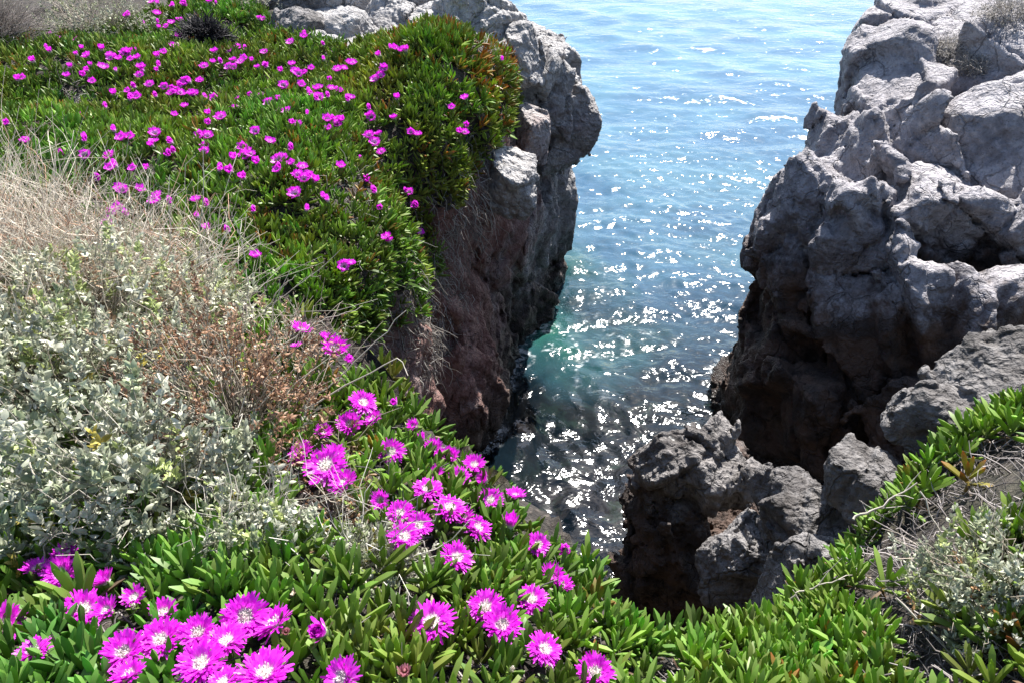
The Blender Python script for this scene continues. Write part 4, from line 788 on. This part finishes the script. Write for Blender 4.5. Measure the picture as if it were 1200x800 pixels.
FB = [(168,132),(237,157),(28,187),(237,210),(195,240),(92,250),(285,247),(337,225),(93,300),(157,300),(220,308),(257,275),(250,338),(182,325),(210,350),(293,320),(320,352),(125,430),(250,420),(278,425),(256,453),(390,380),(400,410),(428,470),(410,497),(437,533),(295,582),(365,555),(118,520),(135,675),(235,690),(173,730),(205,632),(400,648),(413,670),(433,725),(520,668),(552,718),(383,630),(445,237),(432,267),(465,170),(430,195),(490,345),(480,413),(540,463),(682,378),(727,345),(706,463),(731,440),(850,210),(742,90),(838,163),(828,160),(505,180),(485,172),(520,180)]
FC = [(255,38),(270,130),(278,210),(278,270),(160,148),(10,245)]
FD = [(890,213),(795,123),(722,120)]
FAR = [(x/2.9625, y/2.9625) for x, y in FA]+[(300+x/2.9625, y/2.9625) for x, y in FB]+[(400+x/2.9625, 230+y/2.9625) for x, y in FC]+[(x/2.9625, 230+y/2.9625) for x, y in FD]+[(222, 402)]
kept = []
for x, y in FAR:
    if all((x-a)**2+(y-b)**2 > 12 for a, b in kept): kept.append((x, y))
def patch(x, y):
    if x > 480 and y < 180: return 'small magenta flower on the hump of the hanging mat at the cliff edge'
    if x > 425 and y >= 60: return 'small magenta flower on the drooping right side of the far mat above the rock wall'
    if x > 325 and y < 130: return 'small pale magenta flower in front of the boulder pile'
    if y < 58 and x < 325: return 'small magenta flower around the dark dead clump and the pale bush behind'
    if y < 92 and x < 235: return 'small magenta flower in the dense band below the pale bush'
    if y < 92: return 'small magenta flower in the loose band below the dark dead clump'
    if x < 70: return 'small magenta flower at the edge of the dry grass on the terrace'
    if y < 150: return 'small magenta flower in the middle band of the far terrace mat'
    if x < 230: return 'small magenta flower above the dry grass at the near edge of the far mat'
    return 'small magenta flower in the lower part of the far mat above the dark shaded side'
rs = np.random.default_rng(78); nf = 0
rk = np.random.default_rng(80)
for x, y in list(kept):      # blooms that overlap in the photo
    if rk.random() < .42: kept.append((x+rk.normal(0, 6), y+rk.normal(0, 3.5)))
for x, y in kept:
    r = flower(x, y, 1, 'o', '', rs, None)
    if r is None: continue
    pos, R, q, t = r; R = rs.uniform(.054, .082); q = UPV.rotation_difference(Vector((rs.normal(.05, .25), rs.normal(-.42, .25), 1))); o = link(bpy.data.objects.new('ice_plant_flower', FARF[rs.integers(0, 5)])); o.location = tuple(pos); o.rotation_mode = 'QUATERNION'; o.rotation_quaternion = q; o.scale = (R, R, R)
    lb = patch(x, y); tag(o, lb, 'flower', lb.replace('small magenta flower', 'flowers').replace('small pale magenta flower', 'flowers')); nf += 1
print('far flowers', nf)
# lone shoots that stand clear of the mats
LONE = [(968, 612, 'green shoot with long spread leaves standing clear by the pale boulders'), (958, 655, 'splayed shoot of four long leaves in front of the broad pale boulder'), (1130, 566, 'reddish orange tinged shoot on the dark soil of the right bank', 7), (1030, 690, 'plump rosette of upright leaves in the middle of the right bank'), (1105, 510, 'shoot on the skyline of the right bank below the leaning rock'),
    (1160, 500, 'tall shoot with a single raised leaf below the leaning pale rock'), (110, 715, 'fat pale bud shoot beside the bright flower at bottom left'), (335, 660, 'dark green shoot growing out of the shaded gap under the withered shrub'), (317, 470, 'fresh green shoot sticking out of the withered brown shrub'), (25, 580, 'shaded shoot under the saltbush at the left edge'), (422, 392, 'bright shoot hanging out over the dark rock wall beside the topmost flowers'),
    (700, 640, 'shoot leaning out over the water at the right tip of the near bank'), (790, 705, 'pointed shoot in front of the foot of the dark rock spur')]
rs = np.random.default_rng(79)
for it in LONE:
    h_ = hit(it[0], it[1]+12) or hit(it[0], it[1]+25) or hit(it[0]-15, it[1]+40) or hit(it[0]-30, it[1]+80)
    if h_ is None: print('no ground', it); continue
    pos = h_[0]; v, f, c = NEAR_T[it[3] if len(it) > 3 else rs.integers(0, 7)]; s_ = rs.uniform(1.25, 1.5)
    R_ = basis(np.array([[rs.normal(0, .15), -.12+rs.normal(0, .1), 1]]), np.array([rs.uniform(0, 6)]))[0]; V = (v@R_.T)*s_+pos+np.array([0, 0, .04])
    st, sf = tube(np.array([pos-[0, 0, .02], pos+[0, 0, .05]]), .006, .006, 6); V2, F2, C2 = merge([(V, f, c*1.1), (st, sf, np.tile([.2, .15, .08], (len(st), 1)))])
    tag(mesh_obj('ice_plant_shoot', V2, F2, M_leaf, col=C2, loc=pos), it[2], 'succulent', 'ice plant shoots standing clear of the mat')

# withered head and buds
def recol(vfc, a, b): 
    v, f, c = vfc; t = np.clip(v[:, 2:3], 0, 1); return v, f, a+(b-a)*t
WIL = me_of('petals', recol(petals(470, 22, 2, 1.0, .09), np.array([.45, .30, .20]), np.array([.55, .16, .30])), M_petal); BUD = me_of('petals', recol(petals(471, 14, 2, 1.35, .12), np.array([.60, .62, .45]), np.array([.80, .70, .68])), M_petal)
for px, py, w, m_, nm, lb in ((474, 792, 34, WIL, 'withered_flower', 'withered pinkish brown flower head at the bottom edge'), (598, 786, 22, BUD, 'flower_bud', 'pale closed bud at the bottom middle, left of the leaning flower'), (156, 712, 22, BUD, 'flower_bud', 'pale green bud between shaded flowers at bottom left'), (335, 742, 20, WIL, 'withered_flower', 'small withered head beside the cup shaped flower')):
    r = flower(px, py, w, 'o', lb, rs, None)
    if r is None: continue
    pos, R_, q, t = r; e = empty(nm, pos, lb, 'flower'); e.rotation_mode = 'QUATERNION'; e.rotation_quaternion = q; e.scale = (R_, R_, R_)
    link(bpy.data.objects.new('petals', m_), e); link(bpy.data.objects.new('calyx', CAL[1]), e)
